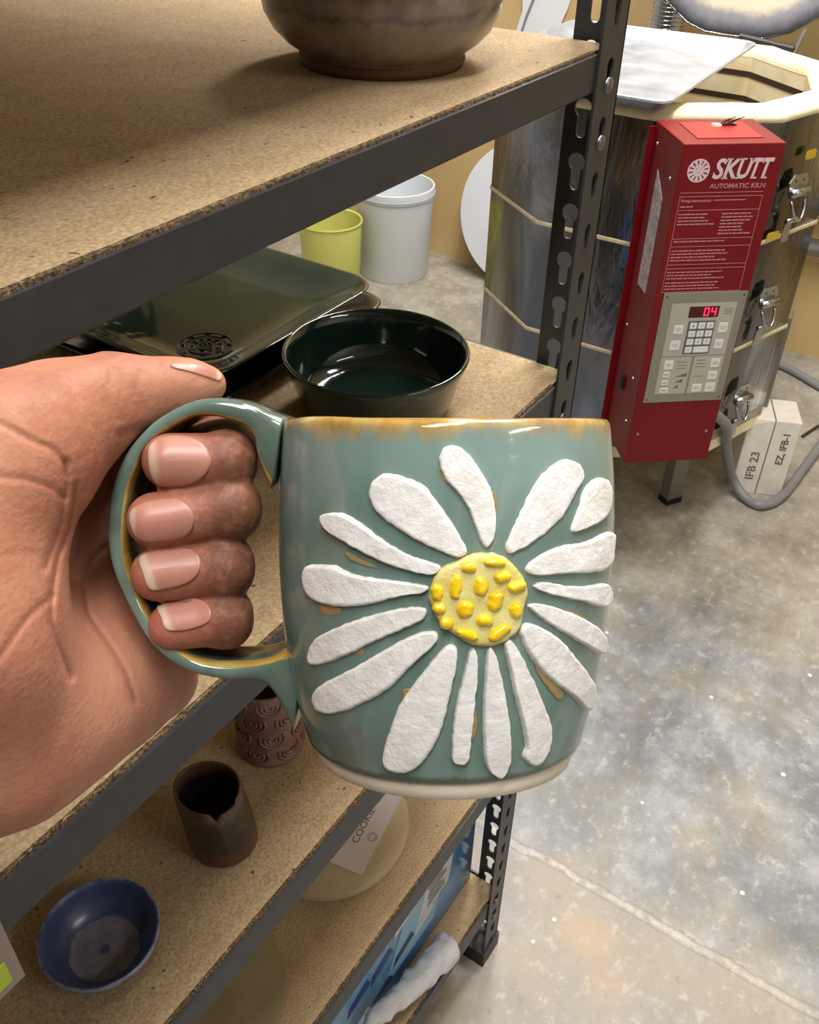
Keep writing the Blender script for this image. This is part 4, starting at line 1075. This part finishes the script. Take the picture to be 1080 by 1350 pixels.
petals = [
 [(318,275),(335,240),(370,224),(420,235),(470,255),(500,290),(545,350),(580,410),(597,450),(575,465),(540,455),(470,425),(410,390),(350,345),(325,310)],
 [(515,185),(530,150),(570,148),(605,175),(640,225),(665,275),(675,330),(675,380),(665,420),(645,435),(625,400),(610,355),(590,310),(560,270),(535,245),(522,215)],
 [(703,430),(720,390),(745,335),(775,275),(810,225),(850,192),(885,185),(915,205),(922,235),(900,280),(865,345),(820,390),(770,425),(725,450),(708,450)],
 [(885,385),(905,330),(925,270),(955,240),(985,240),(1000,265),(1000,310),(985,350),(940,375),(900,390)],
 [(760,490),(800,455),(860,430),(920,420),(985,392),(1008,395),(1008,440),(998,490),(950,508),(880,510),(800,515),(765,508)],
 [(780,545),(810,533),(870,543),(930,545),(985,537),(1000,560),(1000,590),(975,605),(930,590),(870,578),(810,562)],
 [(765,600),(800,595),(860,610),(920,635),(965,665),(985,700),(980,740),(940,720),(890,690),(840,660),(790,625)],
 [(745,670),(765,650),(800,660),(850,690),(900,745),(935,795),(955,840),(945,890),(930,897),(890,855),(840,820),(790,770),(755,710)],
 [(700,700),(720,700),(750,750),(790,830),(815,890),(832,940),(828,1000),(800,1050),(775,1055),(752,1030),(762,1000),(750,930),(735,870),(715,780),(702,720)],
 [(655,725),(668,725),(690,790),(705,870),(718,960),(718,1040),(700,1085),(680,1090),(650,1060),(642,980),(642,880),(648,790)],
 [(608,725),(620,730),(625,790),(618,880),(608,980),(600,1040),(575,1053),(555,1040),(552,980),(562,900),(580,820),(598,750)],
 [(545,712),(568,720),(565,780),(545,870),(525,950),(490,1020),(450,1065),(400,1078),(362,1060),(358,1020),(375,960),(400,890),(440,830),(480,780),(520,730)],
 [(500,673),(515,690),(500,715),(440,770),(370,840),(300,880),(240,905),(190,908),(162,880),(165,845),(200,815),(260,785),(330,745),(400,705),(460,678)],
 [(470,605),(482,620),(470,640),(420,665),(350,695),(270,735),(200,765),(155,768),(152,730),(175,690),(230,660),(300,635),(400,610)],
 [(488,548),(470,562),(400,575),(330,595),(260,605),(200,600),(150,575),(133,530),(135,492),(160,485),(220,487),(270,510),(350,525),(430,535)],
 [(523,490),(505,510),(460,508),(390,490),(320,460),(250,420),(200,385),(182,355),(190,340),(240,338),(290,365),(360,415),(430,455),(490,475)]]
t = NT('white daisy slip'); t.bump(t.math('ADD', t.noise(260, 5, .7), t.noise(700, 3, .6)), .32, .0009)
M_SLIP = t.set(color=t.ramp(t.noise(160, 4), [(.3, rgb(222, 220, 214)), (.6, rgb(238, 237, 234))]), rough=.62)
for P in petals:
    relief('petal', c6(P), onmug, .0014, M_SLIP, mug, n=96, nz=.00014, nsc=240, mw=MUGM)
M_OCHRE = plain('ochre glaze break', rgb(156, 132, 84), .2, coat=.4)
for P in ([(178,598),(225,602),(232,622),(200,632),(180,620)], [(790,765),(812,770),(840,810),(872,852),(858,868),(830,840),(800,800)], [(412,845),(430,838),(438,860),(418,878)], [(606,905),(622,900),(622,960),(608,985)], [(850,608),(900,618),(940,640),(930,650),(880,632)],
          [(250,448),(280,462),(330,488),(350,492),(310,490),(262,470)], [(272,728),(296,722),(300,740),(278,745)], [(668,280),(686,300),(682,330),(672,322)], [(512,205),(530,235),(545,250),(528,250)], [(838,514),(872,510),(880,520),(850,528)], [(480,700),(500,694),(505,706),(488,712)]):
    relief('glaze_break', c6(P), onmug, .00012, M_OCHRE, mug, n=32, rings=(0, .1, .3, .6, 1), edge=.3, base=-.0001, mw=MUGM, jag=.8)
disc = [(485,575),(500,520),(525,490),(560,475),(600,455),(640,447),(690,455),(725,480),(752,515),(765,560),(755,610),(745,660),(720,690),(690,710),(650,718),(615,715),(575,695),(540,670),(510,640),(495,605)]
t = NT('pale yellow slip'); t.bump(t.noise(300, 4, .7), .4, .001)
M_YDISC = t.set(color=t.ramp(t.noise(110, 4), [(.3, rgb(206, 186, 96)), (.5, rgb(214, 204, 120)), (.7, rgb(222, 214, 150))]), rough=.5)
fc = relief('flower_centre', c6(disc), onmug, .0019, M_YDISC, mug, n=110, nz=.00022, nsc=300, mw=MUGM, edge=.14, rings=(0, .03, .07, .12, .2, .32, .46, .6, .74, .87, 1))
t = NT('bright yellow slip'); M_FLO = t.set(color=t.ramp(t.noise(200, 3), [(.3, rgb(232, 182, 10)), (.6, rgb(246, 212, 30))]), rough=.25, coat=.5, coatr=.1)
z7 = lambda x, y: (540 + x / 6, 700 + y / 6)
for (fx, fy, a_, b_, ang) in ((460,275,55,45,0),(655,237,78,34,0),(712,350,62,44,-12),(820,427,70,44,-20),(362,430,46,92,8),(550,425,58,70,0),(662,540,54,80,25),(220,470,48,60,0),(235,597,50,46,0),(432,605,66,66,-20),(812,612,50,60,0),(578,692,60,48,0),(288,715,52,50,0),(445,800,84,44,20),(690,787,92,46,-35)):
    ca, sa = math.cos(math.radians(ang)), math.sin(math.radians(ang))
    E_ = [z7(fx + 1.1 * (a_ * math.cos(q) * ca - b_ * math.sin(q) * sa), fy + 1.1 * (a_ * math.cos(q) * sa + b_ * math.sin(q) * ca)) for q in np.linspace(0, 2 * math.pi, 13)[:-1]]
    def pj_(x, y):
        p, n_ = onmug(x, y); return p + n_ * .0017, n_
    relief('floret', E_, pj_, .0017, M_FLO, fc, n=40, rings=(0, .12, .25, .42, .6, .8, 1), edge=.9, base=-.0006, mw=MUGM, jag=1.0)

# handle: rounded strap swept between an outer and an inner contour
HWD = .0122
def at_y(px, py, y=-HWD):
    d = mray(px, py); t = (y - Oc[1]) / d[1]; p = Oc + d * t; return np.array([p[0], p[2]])
stn = [((372, 549), (356, 650)), ((360, 545), (347, 630)), ((350, 541), (338, 603)), ((338, 534), (335, 580)), ((320, 528), (325, 564)), ((304, 525), (303, 555)), ((285, 523.5), (280, 549)), ((262, 525), (255, 550)), ((240, 532), (232, 559)), ((222, 541), (215, 570)), ((203, 553), (200, 582)), ((185, 570), (187, 598)),
       ((168, 590), (180, 618)), ((153, 617), (171, 642)), ((145, 642), (166.5, 665)), ((140, 670), (164, 690)), ((138.5, 700), (164, 715)), ((141, 730), (167, 740)), ((148, 757), (173, 763)), ((160, 785), (181, 783)), ((175, 814), (191, 806)), ((190, 840), (205, 829)), ((207, 860), (222, 848)), ((228, 877), (240, 861)), ((252, 889), (258, 870)), ((280, 896), (283, 875)), ((308, 899), (311, 876)), ((332, 898), (337, 874)), ((350, 906), (356, 868)), ((364, 925), (374, 858)), ((374, 945), (388, 850)), ((385, 970), (402, 846))]
vs = []; gold_ = []; fs = []; NS = 28
for (oo, ii) in stn:
    po, pi_ = at_y(*oo), at_y(*ii); c = (po + pi_) / 2; hv = (po - pi_) / 2; th_ = np.linalg.norm(hv); hu = hv / th_
    for k in range(NS):
        a = 2 * math.pi * k / NS; ca, sa = math.cos(a), math.sin(a)
        ex = .42 if th_ < .006 else .35
        sx_ = math.copysign(abs(ca) ** ex, ca); sy_ = math.copysign(abs(sa) ** ex, sa)
        rr_ = 1.0
        x = c + hu * th_ * sx_
        vs.append((x[0], sy_ * HWD, x[1]))
        inner = max(0, -sx_); corner = abs(sx_) * abs(sy_)
        gold_.append(min(1, max(0, (abs(sx_) - .58) * 4) * max(0, (abs(sy_) - .62) * 5)) * (1 if sx_ < 0 else .22) if sy_ < 0 else (.5 if sx_ < 0 else .1))
ns = len(stn)
# densify along the sweep by Catmull-Rom
def dense(vals, ns, NS, sub=5):
    V = np.array(vals, float).reshape(ns, NS, -1); out = []
    for i in range(ns - 1):
        a, b, c, d = V[max(i - 1, 0)], V[i], V[i + 1], V[min(i + 2, ns - 1)]
        for k in range(sub):
            t = k / sub; out.append(.5 * ((2 * b) + (-a + c) * t + (2 * a - 5 * b + 4 * c - d) * t * t + (-a + 3 * b - 3 * c + d) * t ** 3))
    out.append(V[-1]); return np.array(out)
DV = dense(vs, ns, NS); DG = dense(gold_, ns, NS); nd = len(DV)
vs = [tuple(p) for p in DV.reshape(-1, 3)]; gl = DG.reshape(-1)
fs = [(i * NS + k, i * NS + (k + 1) % NS, (i + 1) * NS + (k + 1) % NS, (i + 1) * NS + k) for i in range(nd - 1) for k in range(NS)] + [tuple(range(NS))[::-1], tuple(range((nd - 1) * NS, nd * NS))]
t = NT('sage glaze breaking gold on the edges')
drip = t.noise(120, 4, .7); soft = t.noise(26, 4, .6)
base = t.ramp(soft, [(.28, rgb(72, 82, 70)), (.5, rgb(90, 108, 98)), (.72, rgb(120, 146, 136))])  # darker and more olive than the body: shade on the strap painted in
g_ = t.attr('gold'); gm = t.mask(t.math('ADD', g_, t.math('MULTIPLY', t.math('SUBTRACT', drip, .5), .7)), .30, .62)
gold = t.ramp(t.noise(70, 4), [(.3, rgb(120, 82, 34)), (.5, rgb(176, 140, 62)), (.7, rgb(206, 184, 112))])
base = t.mix(gm, base, gold)
t.bump(t.noise(60, 3), .15, .001)
M_HGL = t.set(color=base, rough=.12, coat=.6, coatr=.05)
hd = obj('handle', vs, fs, M_HGL, mug, smooth=True, mw=MUGM)
ga = hd.data.attributes.new('gold', 'FLOAT', 'POINT'); ga.data.foreach_set('value', [float(x) for x in gl])

# ================================================================== the hand
def J(px, py, z, r): return (np.array([(px - 540) / F * z, (py - 675) / F * z, z]), r * z / F)
def cap(P, a, b):
    (A, ra), (B, rb) = a, b; d = B - A; L = d @ d
    t = np.clip(((P - A) @ d) / L, 0, 1); q = P - A - t[:, None] * d
    return np.sqrt((q * q).sum(1)) - (ra + (rb - ra) * t)
def smin(a, b, k):
    h = np.clip(.5 + .5 * (b - a) / k, 0, 1); return b * (1 - h) + a * h - k * h * (1 - h)
fingers = [
  [J(225, 608, .2610, 37), J(297, 609, .2635, 38), J(301, 598, .286, 45), J(140, 588, .304, 54)],
  [J(205, 686, .2610, 37), J(303, 671, .2630, 38), J(303, 667, .282, 38), J(132, 685, .305, 46)],
  [J(209, 757, .2635, 36), J(294, 748, .2650, 38), J(294, 745, .284, 38), J(138, 762, .306, 46)],
  [J(228, 825, .2660, 32), J(294, 815, .2670, 36), J(294, 812, .286, 36), J(150, 838, .306, 44)]]
thumb = [J(277, 507, .270, 20), J(252, 507, .268, 27), J(214, 514, .267, 37), J(150, 526, .264, 56), J(80, 556, .256, 77), J(0, 600, .244, 108)]
palm = [
  (J(20, 600, .246, 90), J(-170, 780, .226, 170), .014),
  (J(20, 640, .250, 70), J(-60, 860, .238, 110), .016),
  (J(138, 612, .304, 56), J(-240, 760, .262, 90), .012),
  (J(130, 690, .305, 56), J(-240, 840, .262, 90), .012),
  (J(134, 765, .306, 56), J(-240, 900, .262, 90), .012),
  (J(150, 840, .306, 50), J(-240, 960, .262, 90), .012),
  (J(208, 893, .300, 52), J(120, 902, .284, 92), .014),
  (J(120, 902, .284, 92), J(0, 958, .262, 118), .014),
  (J(0, 958, .262, 118), J(-220, 1010, .240, 160), .016),
  (J(100, 840, .290, 90), J(-50, 800, .262, 110), .016),
  (J(112, 612, .286, 52), J(116, 790, .290, 60), .012)]
wr = (np.array([-.200, .050, .218]), .030); fa = (np.array([-.300, .105, .170]), .036); fe = (np.array([-.43, .175, .110]), .043)
webA = (J(120, 560, .268, 46), J(110, 610, .290, 50))
creases = [  # polyline in pixels, width px, depth m
  ([(0, 628), (37, 632), (70, 643), (84, 657)], 5.0, 0.00039),
  ([(0, 557), (37, 578), (70, 592), (85, 609), (88, 625)], 5.2, 0.00066),
  ([(88, 611), (90, 630), (84, 657), (80, 690), (70, 720), (60, 748)], 6.0, 0.00066),
  ([(100, 640), (98, 665), (90, 700), (76, 735), (68, 783), (67, 820), (79, 857), (93, 894)], 5.0, 0.00066),
  ([(137, 722), (118, 742), (108, 768), (115, 809), (130, 831), (150, 858), (168, 890), (178, 924)], 5.0, 0.00066),
  ([(68, 787), (37, 813), (11, 850), (-10, 880)], 5.0, 0.00049),
  ([(160, 573), (175, 568), (192, 564)], 6.0, 0.00066),
  ([(150, 490), (142, 510), (146, 535), (158, 552)], 7.5, 0.00028),
  ([(185, 492), (180, 512), (186, 538)], 6.0, 0.00028),
  ([(108, 650), (103, 700), (96, 740)], 5.0, 0.00033),
  ([(0, 735), (30, 728), (55, 735)], 7.5, 0.00016)]
def polyd(px, py, P):
    best = np.full(px.shape, 1e9)
    for (x0, y0), (x1, y1) in zip(P[:-1], P[1:]):
        dx, dy = x1 - x0, y1 - y0; t = np.clip(((px - x0) * dx + (py - y0) * dy) / (dx * dx + dy * dy), 0, 1)
        best = np.minimum(best, np.hypot(px - x0 - t * dx, py - y0 - t * dy))
    return best
def sdf(P, detail=False, which=False):
    d = None
    for a, b, k in palm:
        q = cap(P, a, b); d = q if d is None else smin(d, q, k)
    q = smin(cap(P, wr, palm[1][1]), cap(P, wr, fa), .02); q = smin(q, cap(P, fa, fe), .02); q = smin(q, cap(P, wr, palm[4][1]), .02)
    d = smin(d, q, .022)
    th_ = None
    for a, b in zip(thumb[:-1], thumb[1:]):
        q = cap(P, a, b); th_ = q if th_ is None else smin(th_, q, .006)
    d = smin(d, th_, .009)
    q = cap(P, *webA); d = smin(d, q, .008)
    dp = d.copy(); fd = []
    for f in fingers:
        q = smin(cap(P, f[0], f[1]), cap(P, f[1], f[2]), .002); fr = q
        prox = cap(P, f[2], f[3]); q = smin(q, prox, .0035)
        y_ = f[1][0] + np.array([.0012, 0, .001]); o_ = np.array([0, .0022, 0]); q = smin(q, cap(P, (y_ - o_, f[1][1] * .80), (y_ + o_, f[1][1] * .80)), .003)
        fd.append(q)
        d = smin(d, q, .0018)
    if detail:
        z = np.maximum(P[:, 2], .05); px = P[:, 0] / z * F + 540; py = P[:, 1] / z * F + 675
        front = P[:, 2] < .296
        for poly, w_, dep in creases:
            dd_ = polyd(px, py, poly); d = d + np.where(front, dep * np.exp(-(dd_ / w_) ** 2), 0)
    if which: return d, dp, th_, fd
    return d
lo = np.array([-.44, -.075, .06]); hi = np.array([-.035, .235, .345]); st = .0027
g_ = [np.arange(lo[i], hi[i], st) for i in range(3)]; nx, ny, nz = map(len, g_)
vals = np.empty((nx, ny, nz), np.float32)
cg = [g[::4] + 1.5 * st for g in g_]
CC = np.stack(np.meshgrid(*cg, indexing='ij'), -1).reshape(-1, 3); cv = sdf(CC).reshape([len(c) for c in cg])
vals[:] = np.repeat(np.repeat(np.repeat(cv, 4, 0), 4, 1), 4, 2)[:nx, :ny, :nz]
nb = np.argwhere(np.abs(vals) < 4.0 * st)
fv = sdf(lo + nb * st); vals[nb[:, 0], nb[:, 1], nb[:, 2]] = fv
ins = vals < 0
c_ = sum(ins[a:nx - 1 + a, b:ny - 1 + b, c:nz - 1 + c].astype(np.int8) for a in (0, 1) for b in (0, 1) for c in (0, 1))
act = (c_ > 0) & (c_ < 8); idx = -np.ones(act.shape, np.int64); ids = np.argwhere(act); idx[act] = np.arange(len(ids))
V = lo + (ids + .5) * st
quads = []
for ax in range(3):
    s0 = [slice(1, -1)] * 3; s0[ax] = slice(0, -1); s1 = [slice(1, -1)] * 3; s1[ax] = slice(1, None)
    A_, B_ = ins[tuple(s0)], ins[tuple(s1)]; E_ = np.argwhere(A_ != B_)
    off = np.ones(3, int); off[ax] = 0; E_ = E_ + off; o1, o2 = [k for k in range(3) if k != ax]
    def cell(d1, d2):
        c = E_.copy(); c[:, o1] -= d1; c[:, o2] -= d2; return idx[c[:, 0], c[:, 1], c[:, 2]]
    quads.append(np.stack([cell(1, 1), cell(0, 1), cell(0, 0), cell(1, 0)], 1))
Q = np.concatenate(quads); Q = Q[(Q >= 0).all(1)]
def subdivide(V, Q):
    n = len(V); e = np.concatenate([np.sort(Q[:, [i, (i + 1) % 4]], 1) for i in range(4)])
    ue, inv = np.unique(e, axis=0, return_inverse=True); inv = inv.reshape(4, -1).T
    Ve = V[ue].mean(1); Vf = V[Q].mean(1); E0 = n + inv; F0 = n + len(ue) + np.arange(len(Q))
    out = []
    for i in range(4): out.append(np.stack([Q[:, i], E0[:, i], F0, E0[:, (i + 3) % 4]], 1))
    return np.concatenate([V, Ve, Vf]), np.concatenate(out)
def project(V, detail, it=3):
    h = 1.5e-4
    for _ in range(it):
        d = sdf(V, detail); G = np.stack([(sdf(V + np.eye(3)[k] * h, detail) - d) / h for k in range(3)], 1)
        L = (G * G).sum(1); L[L < .2] = .2
        V = V - np.clip(d, -.002, .002)[:, None] * G / L[:, None]
    return V
def relax(V, Q, lam=.5):
    S = np.zeros_like(V); C = np.zeros(len(V))
    for i in range(4):
        a, b = Q[:, i], Q[:, (i + 1) % 4]
        np.add.at(S, a, V[b]); np.add.at(C, a, 1); np.add.at(S, b, V[a]); np.add.at(C, b, 1)
    return V * (1 - lam) + lam * S / C[:, None]
V = relax(V, Q); V = project(V, False, 2); V = relax(V, Q); V = project(V, False, 2)
V, Q = subdivide(V, Q); V = project(V, True, 2)
V, Q = subdivide(V, Q); V = relax(V, Q, .3); V = project(V, True, 2)
print('hand verts', len(V))
# skin tone: darker finger backs with painted shade further in, rosier tips and palm
d_, dp_, th2_, fd_ = sdf(V, which=True)
tone = np.zeros(len(V)); rosy = np.zeros(len(V)); crz = np.zeros(len(V))
for f, q in zip(fingers, fd_):
    on_f = q < dp_ + .001
    near = (V[:, 2] < .296)
    tip, dip, pip = f[0][0], f[1][0], f[2][0]
    s = np.clip((V[:, 0] - (tip[0] + .008)) / (pip[0] - tip[0] - .004), 0, 1)
    tone = np.where(on_f & near & (q < .0006), np.maximum(tone, .45 + .5 * s), tone)
    rosy = np.where(on_f & (q < .0006), np.exp(-(((V - tip) ** 2).sum(1)) / (.012 ** 2)), rosy)
zz_ = np.maximum(V[:, 2], .05); vpx = V[:, 0] / zz_ * F + 540; vpy = V[:, 1] / zz_ * F + 675
for poly, w_, dep in creases[:6]:
    crz = np.maximum(crz, np.exp(-(polyd(vpx, vpy, poly) / (w_ * .5)) ** 2) * (V[:, 2] < .296) * min(1, dep / .0012))
Vw = (M @ V.T).T + np.array([0, 0, H])
me = bpy.data.meshes.new('hand')
me.vertices.add(len(Vw)); me.vertices.foreach_set('co', Vw.astype(np.float32).ravel())
me.loops.add(len(Q) * 4); me.loops.foreach_set('vertex_index', Q.astype(np.int32).ravel())
me.polygons.add(len(Q)); me.polygons.foreach_set('loop_start', np.arange(0, len(Q) * 4, 4, dtype=np.int32)); me.update(calc_edges=True); me.validate()
bm = bmesh.new(); bm.from_mesh(me); bmesh.ops.recalc_face_normals(bm, faces=bm.faces); bm.to_mesh(me); bm.free()
for nm, arr in (('tone', tone), ('rosy', rosy), ('crease', crz)):
    a_ = me.attributes.new(nm, 'FLOAT', 'POINT'); a_.data.foreach_set('value', arr.astype(np.float32))
t = NT('skin')
n1 = t.noise(28, 4, .6); n2 = t.noise(260, 4, .7)
palmc = t.ramp(n1, [(.3, rgb(157, 101, 79)), (.5, rgb(176, 119, 94)), (.7, rgb(190, 138, 112))])
dors_shade = t.ramp(n1, [(.3, rgb(96, 60, 44)), (.7, rgb(116, 76, 56))])
col = t.mix(t.attr('tone'), palmc, dors_shade)
col = t.mix(t.math('MULTIPLY', t.attr('rosy'), .6), col, rgb(178, 98, 80))
col = t.mix(t.math('MULTIPLY', t.mask(n2, .45, .7), .30), col, rgb(196, 134, 112))
col = t.mix(t.math('MULTIPLY', t.attr('crease'), .75), col, rgb(116, 62, 46))  # shade in the palm creases painted into the skin colour
vor = t.voro(620); fine = t.noise(420, 4, .7); ln_ = t.noise(120, 5, .75, t.mapping((1, 1, 1)), 2.0)
t.bump(t.math('ADD', t.math('ADD', t.math('MULTIPLY', vor, .5), fine), t.math('MULTIPLY', ln_, .8)), .30, .0007)
M_SKIN = t.set(color=col, rough=.52, sss=.07, sssr=(1.0, .4, .25), ssss=.003, spec=.3)
hand = link('hand', me, M_SKIN, None, smooth=True)
tag(hand, 'left hand gripping the handle of the daisy mug, palm and four fingernails towards the viewer', 'hand')

# nails, laid onto the skin
from mathutils.bvhtree import BVHTree
bvh = BVHTree.FromPolygons([Vector(v) for v in Vw], [tuple(int(i) for i in q) for q in Q])
def onskin(px, py):
    d = Vector(ray(px, py)).normalized(); loc, nr, i, dist = bvh.ray_cast(Vector((0, 0, H)), d)
    if loc is None or dist > .40:
        loc, nr, i, dd2 = bvh.find_nearest(Vector((0, 0, H)) + d * .27)
    if nr.dot(d) > 0: nr = -nr
    return np.array(loc), np.array(nr)
c7 = lambda P: [(x / 2.7, 450 + y / 2.7) for x, y in P]
nails = [
 [(528,388),(556,352),(620,334),(688,344),(732,374),(752,420),(742,462),(704,496),(640,516),(566,512),(536,470)],
 [(462,620),(488,586),(560,562),(630,562),(676,590),(692,632),(680,676),(640,700),(570,712),(500,708),(472,672)],
 [(498,768),(560,742),(640,734),(696,748),(718,786),(704,832),(664,862),(600,880),(536,884),(510,828)],
 [(562,944),(620,926),(690,914),(736,932),(756,968),(744,1000),(700,1020),(640,1032),(592,1026),(574,984)]]
t = NT('fingernail'); ed = t.attr('freeedge')
t.bump(t.noise(120, 2), .05, .0005)
M_NAIL = t.set(color=t.mix(t.mask(ed, .15, .95), t.ramp(t.noise(60, 2), [(.3, rgb(168, 114, 98)), (.7, rgb(180, 126, 110))]), rgb(198, 170, 150)), rough=.4, coat=.12, coatr=.2, sss=.05, ssss=.002)
for k, P in enumerate(nails):
    PP = c7(P); o = relief('fingernail', PP, onskin, .00062, M_NAIL, hand, n=72, rings=(0, .05, .12, .22, .36, .52, .7, .85, 1), edge=.10, base=-.0002, jag=0)
    xs = [v.co for v in o.data.vertices]; wv = []
    x0 = min(p[0] for p in PP)
    Mi = np.linalg.inv(M)
    for v in xs:
        c = Mi @ (np.array(v) - np.array([0, 0, H])); px = c[0] / c[2] * F + 540; py = c[1] / c[2] * F + 675
        # the pale free edge follows the slanted tip of the nail
        y0 = sum(p[1] for p in PP) / len(PP); slope = (.10, .0, .34, .34)[k]
        wv.append(max(0, min(1, 1 - (px - x0 - slope * (py - y0 + 14) - 3) / (15, 9, 13, 13)[k])))
    a_ = o.data.attributes.new('freeedge', 'FLOAT', 'POINT'); a_.data.foreach_set('value', wv)
o = relief('fingernail', [(224, 482), (245, 479), (268, 482), (286, 489), (292, 496), (288, 503), (272, 498), (250, 491), (232, 487)], onskin, .0005, M_NAIL, hand, n=60, rings=(0, .08, .2, .36, .55, .75, 1), edge=.2, base=-.0002, jag=0)
a_ = o.data.attributes.new('freeedge', 'FLOAT', 'POINT')
wv = []
for v in o.data.vertices:
    c = np.linalg.inv(M) @ (np.array(v.co) - np.array([0, 0, H])); wv.append(max(0, min(1, (c[0] / c[2] * F + 540 - 282) / 8)))
a_.data.foreach_set('value', wv)

# ================================================================== light
def area(name, loc, size, power, rot=(0, 0, 0), col=(1, .975, .95)):
    l = bpy.data.lights.new(name, 'AREA'); l.shape = 'RECTANGLE'; l.size, l.size_y = size; l.energy = power; l.color = col
    o = bpy.data.objects.new(name, l); COL.objects.link(o); o.location = loc; o.rotation_euler = rot; return o
area('ceiling_light_room', (1.35, .30, 2.93), (1.2, .3), 50)
area('ceiling_light_kiln', (2.4, 1.0, 2.93), (1.2, .3), 60)
area('ceiling_light_camera', (-.25, -.05, 2.93), (1.2, .3), 30)
area('ceiling_light_far', (.5, -2.2, 2.93), (1.2, .3), 22)
w = bpy.data.worlds.new('world'); SC.world = w; w.use_nodes = True
w.node_tree.nodes['Background'].inputs[0].default_value = (1, 1, 1, 1); w.node_tree.nodes['Background'].inputs[1].default_value = .3
SC.view_settings.view_transform = 'Standard'; SC.view_settings.look = 'None'; SC.view_settings.gamma = 1
SC.view_settings.exposure = 0.1
SC.view_settings.use_curve_mapping = False
SC.cycles.use_denoising = True
SC.cycles.max_bounces = 8; SC.cycles.diffuse_bounces = 4; SC.cycles.glossy_bounces = 4
SC.cycles.sample_clamp_indirect = 6
